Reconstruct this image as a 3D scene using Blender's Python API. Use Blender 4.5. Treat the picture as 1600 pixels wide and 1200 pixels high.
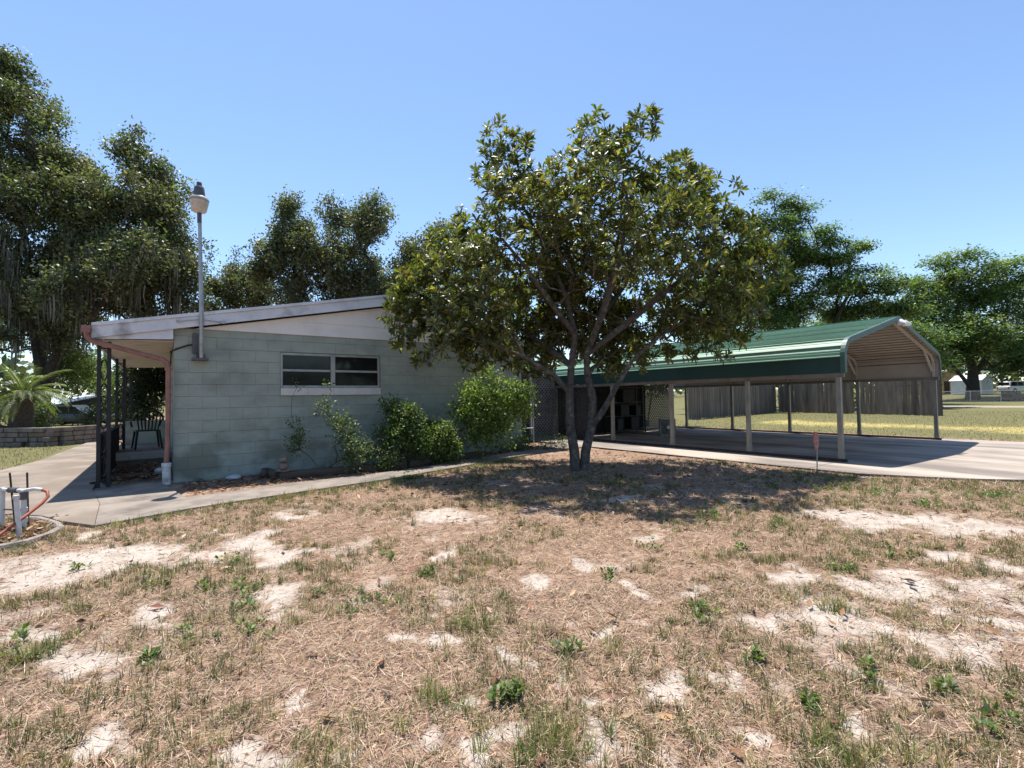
import bpy, bmesh, math, random
import numpy as np
from mathutils import Vector, Matrix
R = math.radians
rnd = random.Random(7)
rng = np.random.default_rng(11)
scene = bpy.context.scene
for o in list(bpy.data.objects): bpy.data.objects.remove(o)

# ------------------------------------------------------------------ camera
# world axes: +x runs along the gable wall, +y along the length of the house, camera stands over (0,0)
cam_d = bpy.data.cameras.new('camera'); cam = bpy.data.objects.new('camera', cam_d)
scene.collection.objects.link(cam); scene.camera = cam
cam_d.sensor_width = 36; cam_d.lens = 36*746.6/1600; cam_d.clip_start = 0.05; cam_d.clip_end = 3000
ROT = Matrix(((0.80775213, -0.00394796, -0.58950904), (-0.58928928, -0.03351786, -0.80722655), (-0.01657219, 0.99943032, -0.02940061)))
cam.matrix_world = Matrix.Translation((0, 0, 1.4)) @ ROT.to_4x4()
# ------------------------------------------------------------------ sky, sun, exposure
SUN_EL, SUN_AZ = R(71.5), R(17)              # azimuth from +y towards +x
w = bpy.data.worlds.new('World'); scene.world = w; w.use_nodes = True
nt = w.node_tree; nt.nodes.clear()
sky = nt.nodes.new('ShaderNodeTexSky'); sky.sky_type = 'NISHITA'; sky.sun_disc = False
sky.sun_elevation = SUN_EL; sky.sun_rotation = SUN_AZ; sky.altitude = 0
sky.air_density = 1.0; sky.dust_density = 0.15; sky.ozone_density = 3.3
bg = nt.nodes.new('ShaderNodeBackground'); bg.inputs['Strength'].default_value = 0.125
wo = nt.nodes.new('ShaderNodeOutputWorld')
nt.links.new(sky.outputs[0], bg.inputs[0]); nt.links.new(bg.outputs[0], wo.inputs[0])
sun_d = bpy.data.lights.new('sun', 'SUN'); sun = bpy.data.objects.new('sun', sun_d); scene.collection.objects.link(sun)
sun_d.energy = 4.7; sun_d.angle = R(0.53); sun_d.color = (1.0, 0.95, 0.88)
tosun = Vector((math.sin(SUN_AZ)*math.cos(SUN_EL), math.cos(SUN_AZ)*math.cos(SUN_EL), math.sin(SUN_EL)))
sun.rotation_euler = tosun.to_track_quat('Z', 'Y').to_euler()
vs = scene.view_settings; vs.view_transform = 'Standard'; vs.look = 'None'; vs.exposure = 0.8; vs.gamma = 1; vs.use_curve_mapping = False

# ------------------------------------------------------------------ materials
MATS = {}
def new_mat(name):
    m = bpy.data.materials.new(name); m.use_nodes = True; m.node_tree.nodes.clear(); MATS[name] = m
    return m, m.node_tree.nodes, m.node_tree.links
def ramp(N, stops):
    r = N.new('ShaderNodeValToRGB'); e = r.color_ramp.elements
    while len(e) < len(stops): e.new(0.5)
    for i, (p, c) in enumerate(stops): e[i].position = p; e[i].color = (c if len(c) == 4 else (*c, 1))
    return r
def mat(name, col, rough=0.7, var=0.25, scale=3.0, bump=0.2, bscale=40.0, col2=None, metal=0.0, world=False, stretch=(1, 1, 1), spec=0.4, detail=6, stain=None, objrand=0.0):
    """painted or natural surface: two-scale noise between col and col2, fine bump"""
    m, N, L = new_mat(name)
    out = N.new('ShaderNodeOutputMaterial'); b = N.new('ShaderNodeBsdfPrincipled')
    if world: g = N.new('ShaderNodeNewGeometry'); src = g.outputs['Position']
    else: g = N.new('ShaderNodeTexCoord'); src = g.outputs['Object']
    mp = N.new('ShaderNodeMapping'); mp.inputs['Scale'].default_value = stretch; L.new(src, mp.inputs[0])
    n1 = N.new('ShaderNodeTexNoise'); n1.inputs['Scale'].default_value = scale; n1.inputs['Detail'].default_value = detail; n1.inputs['Roughness'].default_value = 0.62
    L.new(mp.outputs[0], n1.inputs[0])
    c2 = col2 if col2 else tuple(max(0, c*(1-var*1.6)) for c in col); c1 = tuple(min(1, c*(1+var*0.7)) for c in col)
    rp = ramp(N, [(0.3, c2), (0.52, col), (0.75, c1)]); L.new(n1.outputs[0], rp.inputs[0])
    colout = rp.outputs[0]
    if stain:                                   # (colour, scale, threshold, z_top) weathering patches
        n3 = N.new('ShaderNodeTexNoise'); n3.inputs['Scale'].default_value = stain[1]; n3.inputs['Detail'].default_value = 8; L.new(mp.outputs[0], n3.inputs[0])
        r3 = ramp(N, [(stain[2], (0, 0, 0)), (stain[2]+0.16, (1, 1, 1))]); L.new(n3.outputs[0], r3.inputs[0])
        fac = r3.outputs[0]
        if stain[3] is not None:
            sx = N.new('ShaderNodeSeparateXYZ'); L.new(src, sx.inputs[0])
            mr = N.new('ShaderNodeMapRange'); mr.inputs[1].default_value = 0.1; mr.inputs[2].default_value = stain[3]; mr.inputs[3].default_value = 1; mr.inputs[4].default_value = 0.12
            L.new(sx.outputs[2], mr.inputs[0]); mu = N.new('ShaderNodeMath'); mu.operation = 'MULTIPLY'; L.new(fac, mu.inputs[0]); L.new(mr.outputs[0], mu.inputs[1]); fac = mu.outputs[0]
        mx = N.new('ShaderNodeMix'); mx.data_type = 'RGBA'; L.new(fac, mx.inputs[0]); L.new(colout, mx.inputs[6]); mx.inputs[7].default_value = (*stain[0], 1); colout = mx.outputs[2]
    if objrand:                                 # alike pieces differ a little in tone
        oi = N.new('ShaderNodeObjectInfo'); mr2 = N.new('ShaderNodeMapRange'); mr2.inputs[3].default_value = 1-objrand; mr2.inputs[4].default_value = 1+objrand; L.new(oi.outputs['Random'], mr2.inputs[0])
        hs = N.new('ShaderNodeHueSaturation'); L.new(mr2.outputs[0], hs.inputs['Value']); L.new(colout, hs.inputs['Color']); colout = hs.outputs[0]
    L.new(colout, b.inputs['Base Color'])
    b.inputs['Roughness'].default_value = rough; b.inputs['Metallic'].default_value = metal; b.inputs['Specular IOR Level'].default_value = spec
    if bump > 0:
        n2 = N.new('ShaderNodeTexNoise'); n2.inputs['Scale'].default_value = bscale; n2.inputs['Detail'].default_value = 5; L.new(mp.outputs[0], n2.inputs[0])
        bp = N.new('ShaderNodeBump'); bp.inputs['Strength'].default_value = bump; bp.inputs['Distance'].default_value = 0.02
        L.new(n2.outputs[0], bp.inputs['Height']); L.new(bp.outputs[0], b.inputs['Normal'])
    L.new(b.outputs[0], out.inputs[0])
    return m
def leaf_mat(name, rough=0.45, trans=0.25, tint=(1.3, 1.5, 0.5), spec=0.5):
    """foliage: per-leaf colour from the 'Col' attribute, some light passing through"""
    m, N, L = new_mat(name)
    out = N.new('ShaderNodeOutputMaterial'); b = N.new('ShaderNodeBsdfPrincipled'); t = N.new('ShaderNodeBsdfTranslucent'); mx = N.new('ShaderNodeMixShader')
    a = N.new('ShaderNodeAttribute'); a.attribute_name = 'Col'
    L.new(a.outputs['Color'], b.inputs['Base Color']); b.inputs['Roughness'].default_value = rough; b.inputs['Specular IOR Level'].default_value = spec
    ml = N.new('ShaderNodeMix'); ml.data_type = 'RGBA'; ml.blend_type = 'MULTIPLY'; ml.inputs[0].default_value = 1; L.new(a.outputs['Color'], ml.inputs[6]); ml.inputs[7].default_value = (*tint, 1)
    L.new(ml.outputs[2], t.inputs[0]); mx.inputs[0].default_value = trans
    L.new(b.outputs[0], mx.inputs[1]); L.new(t.outputs[0], mx.inputs[2]); L.new(mx.outputs[0], out.inputs[0])
    return m

# ------------------------------------------------------------------ object helpers
COL = scene.collection
def link(o, parent=None):
    COL.objects.link(o)
    if parent is not None: o.parent = parent
    return o
def tag(o, label=None, cat=None, group=None, kind=None):
    if label: o['label'] = label
    if cat: o['category'] = cat
    if group: o['group'] = group
    if kind: o['kind'] = kind
    return o
def thing(name, label, cat, loc=(0, 0, 0), rz=0, group=None):
    o = bpy.data.objects.new(name, None); o.empty_display_size = 0.2; link(o); o.location = loc; o.rotation_euler = (0, 0, rz)
    return tag(o, label, cat, group)
def obj(name, me, parent=None, loc=None, rot=None):
    o = bpy.data.objects.new(name, me); link(o, parent)
    if loc is not None: o.location = loc
    if rot is not None: o.rotation_euler = rot
    return o
def npmesh(name, V, F, m, smooth=False, col=None):
    """V (n,3) array, F (k,3) or (k,4) index array; col (n,3) per-vertex colour"""
    V = np.asarray(V, dtype=np.float32); F = np.asarray(F, dtype=np.int32); k = F.shape[1]
    me = bpy.data.meshes.new(name); me.vertices.add(len(V)); me.vertices.foreach_set('co', V.ravel())
    me.loops.add(F.size); me.loops.foreach_set('vertex_index', F.ravel()); me.polygons.add(len(F))
    me.polygons.foreach_set('loop_start', np.arange(0, F.size, k, dtype=np.int32))
    me.polygons.foreach_set('loop_total', np.full(len(F), k, dtype=np.int32))
    if smooth: me.polygons.foreach_set('use_smooth', np.ones(len(F), dtype=bool))
    me.update(calc_edges=True)
    if col is not None:
        a = me.color_attributes.new('Col', 'FLOAT_COLOR', 'POINT'); c = np.ones((len(V), 4), dtype=np.float32); c[:, :3] = col
        a.data.foreach_set('color', c.ravel())
    me.materials.append(m)
    return me
class MB:
    """collects simple solids into one mesh"""
    def __init__(s): s.v = []; s.f = []; s.mi = []
    def add(s, vs, fs, mi=0):
        o = len(s.v); s.v += [tuple(v) for v in vs]; s.f += [tuple(i+o for i in f) for f in fs]; s.mi += [mi]*len(fs); return s
    def box(s, a, b, mi=0):
        x0, y0, z0 = a; x1, y1, z1 = b
        return s.add([(x0, y0, z0), (x1, y0, z0), (x1, y1, z0), (x0, y1, z0), (x0, y0, z1), (x1, y0, z1), (x1, y1, z1), (x0, y1, z1)],
                     [(0, 3, 2, 1), (4, 5, 6, 7), (0, 1, 5, 4), (1, 2, 6, 5), (2, 3, 7, 6), (3, 0, 4, 7)], mi)
    def bar(s, p, q, w, h=None, up=(0, 0, 1), mi=0):
        """rectangular bar from p to q, w across, h along up"""
        h = h or w; p = Vector(p); q = Vector(q); d = (q-p).normalized(); u = Vector(up)
        if abs(d.dot(u)) > 0.98: u = Vector((0, 1, 0))
        r = d.cross(u).normalized(); u = r.cross(d).normalized()
        vs = [c + r*sx*w/2 + u*sz*h/2 for c in (p, q) for sx, sz in ((-1, -1), (1, -1), (1, 1), (-1, 1))]
        return s.add(vs, [(0, 1, 2, 3), (7, 6, 5, 4), (0, 4, 5, 1), (1, 5, 6, 2), (2, 6, 7, 3), (3, 7, 4, 0)], mi)
    def tube(s, pts, rad, k=8, mi=0, cap=True):
        pts = [Vector(p) for p in pts]; n = len(pts); rad = rad if hasattr(rad, '__len__') else [rad]*n
        o = len(s.v); ref = None
        for i, p in enumerate(pts):
            d = (pts[min(i+1, n-1)]-pts[max(i-1, 0)]).normalized()
            if ref is None: ref = d.orthogonal().normalized()
            ref = (ref - d*ref.dot(d)); ref = ref.normalized() if ref.length > 1e-5 else d.orthogonal().normalized()
            b = d.cross(ref)
            for j in range(k):
                a = 2*math.pi*j/k; s.v.append(tuple(p + (ref*math.cos(a)+b*math.sin(a))*rad[i]))
        fs = [(o+i*k+j, o+i*k+(j+1) % k, o+(i+1)*k+(j+1) % k, o+(i+1)*k+j) for i in range(n-1) for j in range(k)]
        if cap: fs += [tuple(o+j for j in reversed(range(k))), tuple(o+(n-1)*k+j for j in range(k))]
        s.f += fs; s.mi += [mi]*len(fs); return s
    def lathe(s, prof, c=(0, 0, 0), k=16, mi=0, axis='z'):
        o = len(s.v)
        for r, z in prof:
            for j in range(k):
                a = 2*math.pi*j/k; x, y = r*math.cos(a), r*math.sin(a)
                s.v.append((c[0]+x, c[1]+y, c[2]+z) if axis == 'z' else (c[0]+x, c[1]+z, c[2]+y))
        n = len(prof)
        fs = [(o+i*k+j, o+i*k+(j+1) % k, o+(i+1)*k+(j+1) % k, o+(i+1)*k+j) for i in range(n-1) for j in range(k)]
        fs += [tuple(o+j for j in reversed(range(k))), tuple(o+(n-1)*k+j for j in range(k))]
        s.f += fs; s.mi += [mi]*len(fs); return s
    def prism(s, poly, z0, z1, mi=0):
        n = len(poly); vs = [(x, y, z0) for x, y in poly]+[(x, y, z1) for x, y in poly]
        return s.add(vs, [tuple(reversed(range(n))), tuple(range(n, 2*n))]+[(i, (i+1) % n, n+(i+1) % n, n+i) for i in range(n)], mi)
    def prism_y(s, poly, y0, y1, mi=0):
        n = len(poly); vs = [(x, y0, z) for x, z in poly]+[(x, y1, z) for x, z in poly]
        return s.add(vs, [tuple(range(n)), tuple(reversed(range(n, 2*n)))]+[(i, n+i, n+(i+1) % n, (i+1) % n) for i in range(n)], mi)
    def mesh(s, name, mats, bevel=0, smooth=False, seg=2):
        me = bpy.data.meshes.new(name); me.from_pydata(s.v, [], s.f)
        for m in (mats if isinstance(mats, (list, tuple)) else [mats]): me.materials.append(m)
        me.polygons.foreach_set('material_index', s.mi)
        if bevel or True:
            bm = bmesh.new(); bm.from_mesh(me); bmesh.ops.recalc_face_normals(bm, faces=bm.faces)
            if bevel: bmesh.ops.bevel(bm, geom=list(bm.edges), offset=bevel, segments=seg, affect='EDGES', profile=0.6, clamp_overlap=True)
            bm.to_mesh(me); bm.free()
        if smooth:
            me.polygons.foreach_set('use_smooth', [True]*len(me.polygons))
            try: me.set_sharp_from_angle(angle=R(40))
            except Exception: pass
        return me
    def build(s, name, mats, parent=None, bevel=0, smooth=False, loc=None, rot=None):
        return obj(name, s.mesh(name, mats, bevel, smooth), parent, loc, rot)
def copy_tree(o, parent=None):
    c = o.copy(); COL.objects.link(c); c.parent = parent
    for ch in list(o.children): copy_tree(ch, c)
    return c
def hash2(ix, iy, seed):
    h = (ix.astype(np.int64)*374761393 + iy.astype(np.int64)*668265263 + seed*1442695041) & 0x7fffffff
    h = ((h ^ (h >> 13))*1274126177) & 0x7fffffff
    return ((h ^ (h >> 16)) & 0xffff)/65535.0
def vnoise(x, y, seed=0):
    ix = np.floor(x); iy = np.floor(y); fx = x-ix; fy = y-iy; fx = fx*fx*(3-2*fx); fy = fy*fy*(3-2*fy)
    a = hash2(ix, iy, seed); b = hash2(ix+1, iy, seed); c = hash2(ix, iy+1, seed); d = hash2(ix+1, iy+1, seed)
    return (a*(1-fx)+b*fx)*(1-fy)+(c*(1-fx)+d*fx)*fy
def fbm(x, y, seed=0, o=4):
    s = 0; a = 0.5
    for i in range(o): s = s+a*vnoise(x*2**i, y*2**i, seed+i*17); a *= 0.5
    return s/(1-0.5**o)
RX = np.array((0.808, -0.589)); DX = np.array((0.589, 0.808))   # right of view and away from view, on the ground

SAND= [[-0.71,5.82,0.51,-0.41,-0.06,0.47],[-0.26,5.8,0.39,-0.31,-0.02,0.4],[-0.81,5.43,0.3,-0.23,-0.04,0.28],[0.34,5.27,0.19,-0.15,0.02,0.27],[0.83,4.86,0.17,-0.15,0.08,0.44],[0.75,5.36,0.26,-0.2,0.04,0.29],[-0.06,4.04,0.14,-0.11,-0.01,0.27],[-0.62,4.18,0.15,-0.12,-0.03,0.17],[-0.4,3.57,0.17,-0.13,-0.04,0.28],[-0.21,3.49,0.08,-0.06,-0.01,0.1],[0.67,3.92,0.17,-0.13,0.04,0.23],[0.73,3.51,0.07,-0.05,0.03,0.13],[1.15,2.76,0.05,-0.04,0.03,0.07],[1.27,2.53,0.11,-0.09,0.04,0.08],[1.52,2.15,0.03,-0.03,0.05,0.07],[0.52,2.47,0.04,-0.03,0.01,0.05],[1.16,2.01,0.04,-0.03,0.03,0.05],[-0.2,2.75,0.1,-0.07,-0.01,0.11],[-0.25,2.67,0.06,-0.05,-0.01,0.1],[0.34,2.15,0.11,-0.08,0.01,0.09],[0.65,1.91,0.06,-0.04,0.02,0.06],[1.11,1.7,0.08,-0.07,0.05,0.07],[0.99,1.89,0.05,-0.04,0.03,0.05],[1.51,2.96,0.04,-0.02,0.03,0.06],[2.09,4.01,0.06,-0.05,0.07,0.14],[2.72,5.21,0.3,-0.25,0.15,0.28],[1.25,6.45,0.25,-0.21,0.06,0.29],[0.5,5.99,0.11,-0.09,0.02,0.21],[-0.58,6.88,0.14,-0.12,-0.02,0.21],[0.83,5.57,0.15,-0.13,0.04,0.26],[6.37,2.27,0.38,-0.33,0.3,0.1],[6.48,1.79,0.51,-0.43,0.39,0.1],[6.69,1.19,0.38,-0.32,0.28,0.05],[3.88,1.72,0.16,-0.14,0.23,0.1],[4.07,1.33,0.14,-0.11,0.18,0.06],[4.26,1.07,0.23,-0.19,0.3,0.07],[4.5,1.18,0.16,-0.13,0.16,0.04],[4.76,0.78,0.21,-0.16,0.22,0.03],[3.41,1.38,0.22,-0.18,0.18,0.07],[3.39,1.18,0.12,-0.09,0.13,0.04],[3.45,0.98,0.13,-0.1,0.11,0.03],[3.47,0.78,0.14,-0.1,0.12,0.03],[3.48,0.61,0.13,-0.1,0.11,0.02],[4.18,0.61,0.15,-0.11,0.14,0.02],[4.11,0.75,0.15,-0.12,0.12,0.02],[3.06,1.58,0.09,-0.07,0.1,0.05],[2.81,2.34,0.08,-0.06,0.11,0.09],[2.84,2.86,0.1,-0.09,0.11,0.11],[2.19,2.87,0.1,-0.07,0.1,0.13],[2.36,1.94,0.04,-0.04,0.05,0.05],[3.14,2.01,0.06,-0.06,0.08,0.05],[1.97,2.25,0.03,-0.02,0.05,0.05],[1.89,2.11,0.04,-0.03,0.04,0.04],[2.09,2.01,0.04,-0.02,0.04,0.04],[1.59,1.84,0.03,-0.03,0.05,0.05],[1.56,2.12,0.04,-0.02,0.04,0.06],[2.33,1.34,0.05,-0.04,0.11,0.06],[1.97,1.48,0.1,-0.08,0.09,0.06],[2.03,1.36,0.07,-0.05,0.05,0.02],[2.27,1.46,0.05,-0.04,0.04,0.03],[1.57,1.56,0.05,-0.04,0.03,0.03],[2.03,0.98,0.06,-0.05,0.05,0.03],[1.39,1.39,0.07,-0.05,0.07,0.07],[1.19,1.63,0.03,-0.02,0.05,0.06],[2.46,0.83,0.06,-0.05,0.09,0.03],[1.53,1.33,0.03,-0.03,0.03,0.03],[5.07,4.4,0.32,-0.28,0.19,0.17],[3.89,3.06,0.12,-0.1,0.11,0.08],[5.41,1.19,0.17,-0.14,0.17,0.04],[5.46,0.85,0.15,-0.12,0.17,0.02],[3.84,0.56,0.11,-0.09,0.11,0.01],[4.57,0.63,0.1,-0.07,0.14,0.02],[-0.1,2.55,0.04,-0.03,-0.0,0.1]]
WEED= [[0.48,4.07,0.11,-0.09,0.02,0.25],[-0.07,4.75,0.1,-0.08,-0.01,0.24],[1.1,3.3,0.16,-0.12,0.05,0.14],[0.43,3.34,0.11,-0.09,0.02,0.17],[0.13,3.51,0.08,-0.06,0.0,0.11],[-0.62,3.82,0.11,-0.09,-0.04,0.25],[1.27,1.86,0.06,-0.04,0.06,0.08],[-0.04,3.29,0.05,-0.04,0.0,0.1],[2.89,1.8,0.11,-0.08,0.16,0.09],[1.78,2.0,0.11,-0.09,0.06,0.07],[2.89,0.45,0.09,-0.08,0.22,0.04],[2.35,0.98,0.04,-0.03,0.07,0.03],[5.09,3.14,0.11,-0.1,0.27,0.16],[5.31,2.5,0.1,-0.07,0.2,0.09],[5.09,1.42,0.09,-0.07,0.2,0.05],[3.69,2.83,0.09,-0.08,0.11,0.08],[4.18,2.31,0.06,-0.05,0.12,0.06],[2.81,2.62,0.06,-0.05,0.08,0.07],[4.25,1.55,0.09,-0.07,0.15,0.06],[1.35,1.83,0.03,-0.03,0.05,0.07],[2.56,1.33,0.04,-0.03,0.06,0.03],[2.84,0.93,0.03,-0.02,0.08,0.02],[2.89,0.65,0.04,-0.03,0.12,0.03],[1.74,3.56,0.06,-0.04,0.06,0.11],[0.92,3.65,0.08,-0.07,0.03,0.14],[1.65,4.14,0.06,-0.05,0.05,0.14],[7.57,1.77,0.17,-0.14,0.25,0.06],[8.92,1.36,0.24,-0.21,0.38,0.05],[8.02,2.42,0.19,-0.17,0.25,0.07],[7.82,2.9,0.2,-0.18,0.26,0.09],[0.45,3.76,0.07,-0.05,0.02,0.11],[-0.59,5.53,0.09,-0.07,-0.02,0.17],[0.53,4.93,0.11,-0.08,0.02,0.15],[0.26,4.33,0.1,-0.08,0.01,0.15],[3.62,8.17,0.12,-0.11,0.24,0.54]]

# ================================================================== THE SETTING
# ---- materials
mat('concrete', (0.26, 0.215, 0.17), 0.85, 0.32, 1.1, 0.35, 90, world=True, stain=((0.19, 0.15, 0.115), 0.9, 0.43, None))
mat('concrete_old', (0.27, 0.225, 0.185), 0.9, 0.3, 2.2, 0.6, 140, world=True, stain=((0.15, 0.13, 0.11), 1.3, 0.5, None))
mat('concrete_car', (0.40, 0.335, 0.275), 0.85, 0.25, 0.8, 0.3, 90, world=True, stretch=(1, 0.35, 1), stain=((0.19, 0.16, 0.135), 1.1, 0.45, None))
mat('joint', (0.09, 0.08, 0.07), 0.95, 0.3, 5)
mat('edging', (0.29, 0.25, 0.21), 0.9, 0.3, 8, 0.5, 60)

def ground_material():
    m, N, L = new_mat('ground')
    out = N.new('ShaderNodeOutputMaterial'); b = N.new('ShaderNodeBsdfPrincipled'); b.inputs['Roughness'].default_value = 0.95; b.inputs['Specular IOR Level'].default_value = 0.15
    g = N.new('ShaderNodeNewGeometry'); P = g.outputs['Position']
    at = N.new('ShaderNodeAttribute'); at.attribute_name = 'Col'
    sp = N.new('ShaderNodeSeparateColor'); L.new(at.outputs['Color'], sp.inputs[0])
    def noise(sc, det=6, st=(1, 1, 1), ro=0.6):
        mp = N.new('ShaderNodeMapping'); mp.inputs['Scale'].default_value = st; L.new(P, mp.inputs[0])
        n = N.new('ShaderNodeTexNoise'); n.inputs['Scale'].default_value = sc; n.inputs['Detail'].default_value = det; n.inputs['Roughness'].default_value = ro; L.new(mp.outputs[0], n.inputs[0]); return n.outputs[0]
    def mixc(f, a, c):
        x = N.new('ShaderNodeMix'); x.data_type = 'RGBA'
        if isinstance(f, float): x.inputs[0].default_value = f
        else: L.new(f, x.inputs[0])
        for i, v in ((6, a), (7, c)):
            if isinstance(v, tuple): x.inputs[i].default_value = (*v, 1)
            else: L.new(v, x.inputs[i])
        return x.outputs[2]
    def math_(op, a, c):
        x = N.new('ShaderNodeMath'); x.operation = op
        for i, v in ((0, a), (1, c)):
            if isinstance(v, (int, float)): x.inputs[i].default_value = v
            else: L.new(v, x.inputs[i])
        return x.outputs[0]
    def rmp(f, stops):
        r = ramp(N, stops); L.new(f, r.inputs[0]); return r.outputs[0]
    thatch = rmp(noise(9, 10, ro=0.75), [(0.30, (0.075, 0.046, 0.035)), (0.45, (0.225, 0.145, 0.098)), (0.57, (0.345, 0.235, 0.165)), (0.75, (0.47, 0.355, 0.26))])
    fib = rmp(noise(70, 4, (1, 3.2, 1)), [(0.35, (0.55, 0.5, 0.45)), (0.6, (1.1, 1.08, 1.05))])
    mm = N.new('ShaderNodeMix'); mm.data_type = 'RGBA'; mm.blend_type = 'MULTIPLY'; mm.inputs[0].default_value = 0.7; L.new(thatch, mm.inputs[6]); L.new(fib, mm.inputs[7]); thatch = mm.outputs[2]
    sand = rmp(noise(5, 9, ro=0.7), [(0.3, (0.34, 0.28, 0.23)), (0.47, (0.46, 0.395, 0.335)), (0.72, (0.56, 0.495, 0.43))])
    grain = rmp(noise(120, 5, ro=0.75), [(0.36, (0.42, 0.36, 0.31)), (0.5, (1, 1, 1))])
    ms = N.new('ShaderNodeMix'); ms.data_type = 'RGBA'; ms.blend_type = 'MULTIPLY'; ms.inputs[0].default_value = 0.75; L.new(sand, ms.inputs[6]); L.new(grain, ms.inputs[7]); sand = ms.outputs[2]
    green = rmp(noise(14, 9, ro=0.75), [(0.3, (0.055, 0.065, 0.025)), (0.47, (0.125, 0.122, 0.05)), (0.7, (0.26, 0.215, 0.11))])
    yel = rmp(noise(3, 8, ro=0.7), [(0.3, (0.33, 0.26, 0.09)), (0.7, (0.55, 0.44, 0.17))])
    edge = math_('MULTIPLY', math_('SUBTRACT', noise(13, 10, ro=0.85), 0.5), 1.25)
    sm = rmp(math_('ADD', sp.outputs[0], edge), [(0.38, (0, 0, 0)), (0.70, (1, 1, 1))])
    gm = rmp(math_('ADD', sp.outputs[1], math_('MULTIPLY', math_('SUBTRACT', noise(4, 8, ro=0.7), 0.5), 0.8)), [(0.35, (0, 0, 0)), (0.7, (1, 1, 1))])
    ym = rmp(math_('ADD', sp.outputs[2], math_('MULTIPLY', math_('SUBTRACT', noise(2.5, 8), 0.5), 0.8)), [(0.4, (0, 0, 0)), (0.7, (1, 1, 1))])
    c = mixc(gm, thatch, green); c = mixc(ym, c, yel); c = mixc(sm, c, sand)
    L.new(c, b.inputs['Base Color'])
    bp = N.new('ShaderNodeBump'); bp.inputs['Strength'].default_value = 0.7; bp.inputs['Distance'].default_value = 0.02
    hh = math_('ADD', noise(26, 8, ro=0.7), math_('MULTIPLY', noise(120, 4), 0.35)); L.new(hh, bp.inputs['Height']); L.new(bp.outputs[0], b.inputs['Normal'])
    L.new(b.outputs[0], out.inputs[0]); return m
ground_material()

def mask(px, py, patches, grow=1.0):
    """how far inside any of the elliptical patches (1 centre, 0 edge and beyond)"""
    best = np.zeros_like(px)
    for cx, cy, ax, ay, bx, by in patches:
        det = ax*by-ay*bx
        if abs(det) < 1e-6: continue
        dx = px-cx; dy = py-cy
        near = np.hypot(dx, dy) < 2.2*grow*(math.hypot(ax, ay)+math.hypot(bx, by))
        if not near.any(): continue
        u = (dx[near]*by-dy[near]*bx)/det/grow; v = (ax*dy[near]-ay*dx[near])/det/grow
        best[near] = np.maximum(best[near], np.clip(1.25-np.sqrt(u*u+v*v)*0.75, 0, 1))
    return best
def sand_at(x, y):
    n = fbm(x*1.3, y*1.3, 3); n2 = fbm(x*5, y*5, 9); sc = .16+.035*np.hypot(x, y)
    wx = x+sc*1.5*(fbm(x*3.1, y*3.1, 51)-.5)+sc*.8*(fbm(x*11, y*11, 53)-.5); wy = y+sc*1.5*(fbm(x*3.1, y*3.1, 57)-.5)+sc*.8*(fbm(x*11, y*11, 59)-.5)
    base = 0.38*np.clip((n-.46)*5, 0, 1)+0.68*(n2-0.5)
    return np.clip(np.maximum(mask(wx, wy, SAND, 1.2)*0.84, base), 0, 1)
def ground_z(x, y):
    d = np.hypot(x, y); t = np.clip((d-86)/22, 0, 1); rise = 0.95*t*t*(3-2*t)
    far = np.clip((d-115)/300, 0, 1)*4
    near = np.clip(1-d/40, 0, 1)
    return rise+far+near*(0.026*(fbm(x*1.7, y*1.7, 21)-0.5)+0.018*(fbm(x*7, y*7, 31, 3)-0.5))-0.004
def axis(lo, hi, step):
    mid = list(np.arange(lo, hi, step)); out = []; s = step; v = lo
    while v > -900: s = s*1.22 if s < .5 or v < -40 else s; v -= s; out.append(v)
    right = []; s = step; v = mid[-1]
    while v < 900: s = s*1.22 if s < .5 or v > 66 else s; v += s; right.append(v)
    return np.array(out[::-1]+mid+right)
gx = axis(-3.0, 10.0, 0.04); gy = axis(-0.8, 9.8, 0.04)
GX, GY = np.meshgrid(gx, gy); fxx = GX.ravel(); fyy = GY.ravel()
GZ = ground_z(fxx, fyy)
sandv = sand_at(fxx, fyy)
GZ -= 0.010*sandv*(np.hypot(fxx, fyy) < 12)
# greener turf: behind the carport, left of the drive and beyond the fence; a yellow, sun-burnt strip crosses the back lawn
dd = np.hypot(fxx, fyy)
backl = np.clip((fxx-18.0)/1.5, 0, 1)
leftl = ((fyy > 14) & (fxx < -2.2)).astype(float)*0.75
lawn = np.clip(np.maximum(np.maximum(backl*0.75, leftl), (dd > 60)*0.8), 0, 1)
nearw = mask(fxx, fyy, WEED, 1.2)*0.55
kerbgrass = np.clip(1-np.abs(fxx-8.9-0.25*np.sin(fyy*2))/0.9, 0, 1)*((fyy < 3.6) & (fyy > -6))*0.6
yell = np.exp(-((fxx-24.4-0.06*(fyy-5)-4*(fbm(fxx*.4,fyy*.4,61)-.5))/2.9)**2)*((fyy < 12) & (fyy > -25))*0.62
road = np.exp(-((fxx+0.25*fyy-59)/4.5)**4)*(fyy < 30)
sandv = np.where(dd < 14, sandv, sandv*0.3); sandv = np.maximum(sandv, road*0.58)
sandv = np.where((fxx > 18) & (fxx < 18.9) & (dd < 40), 0.5, sandv)
colr = np.stack([sandv, np.clip(np.maximum(np.maximum(lawn, nearw), kerbgrass), 0, 1), yell], 1)
nx, ny = len(gx), len(gy); ii = np.arange(nx*ny).reshape(ny, nx)
GF = np.stack([ii[:-1, :-1].ravel(), ii[:-1, 1:].ravel(), ii[1:, 1:].ravel(), ii[1:, :-1].ravel()], 1)
ground = obj('ground', npmesh('ground', np.stack([fxx, fyy, GZ], 1), GF, MATS['ground'], True, colr)); tag(ground, kind='structure')

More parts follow.
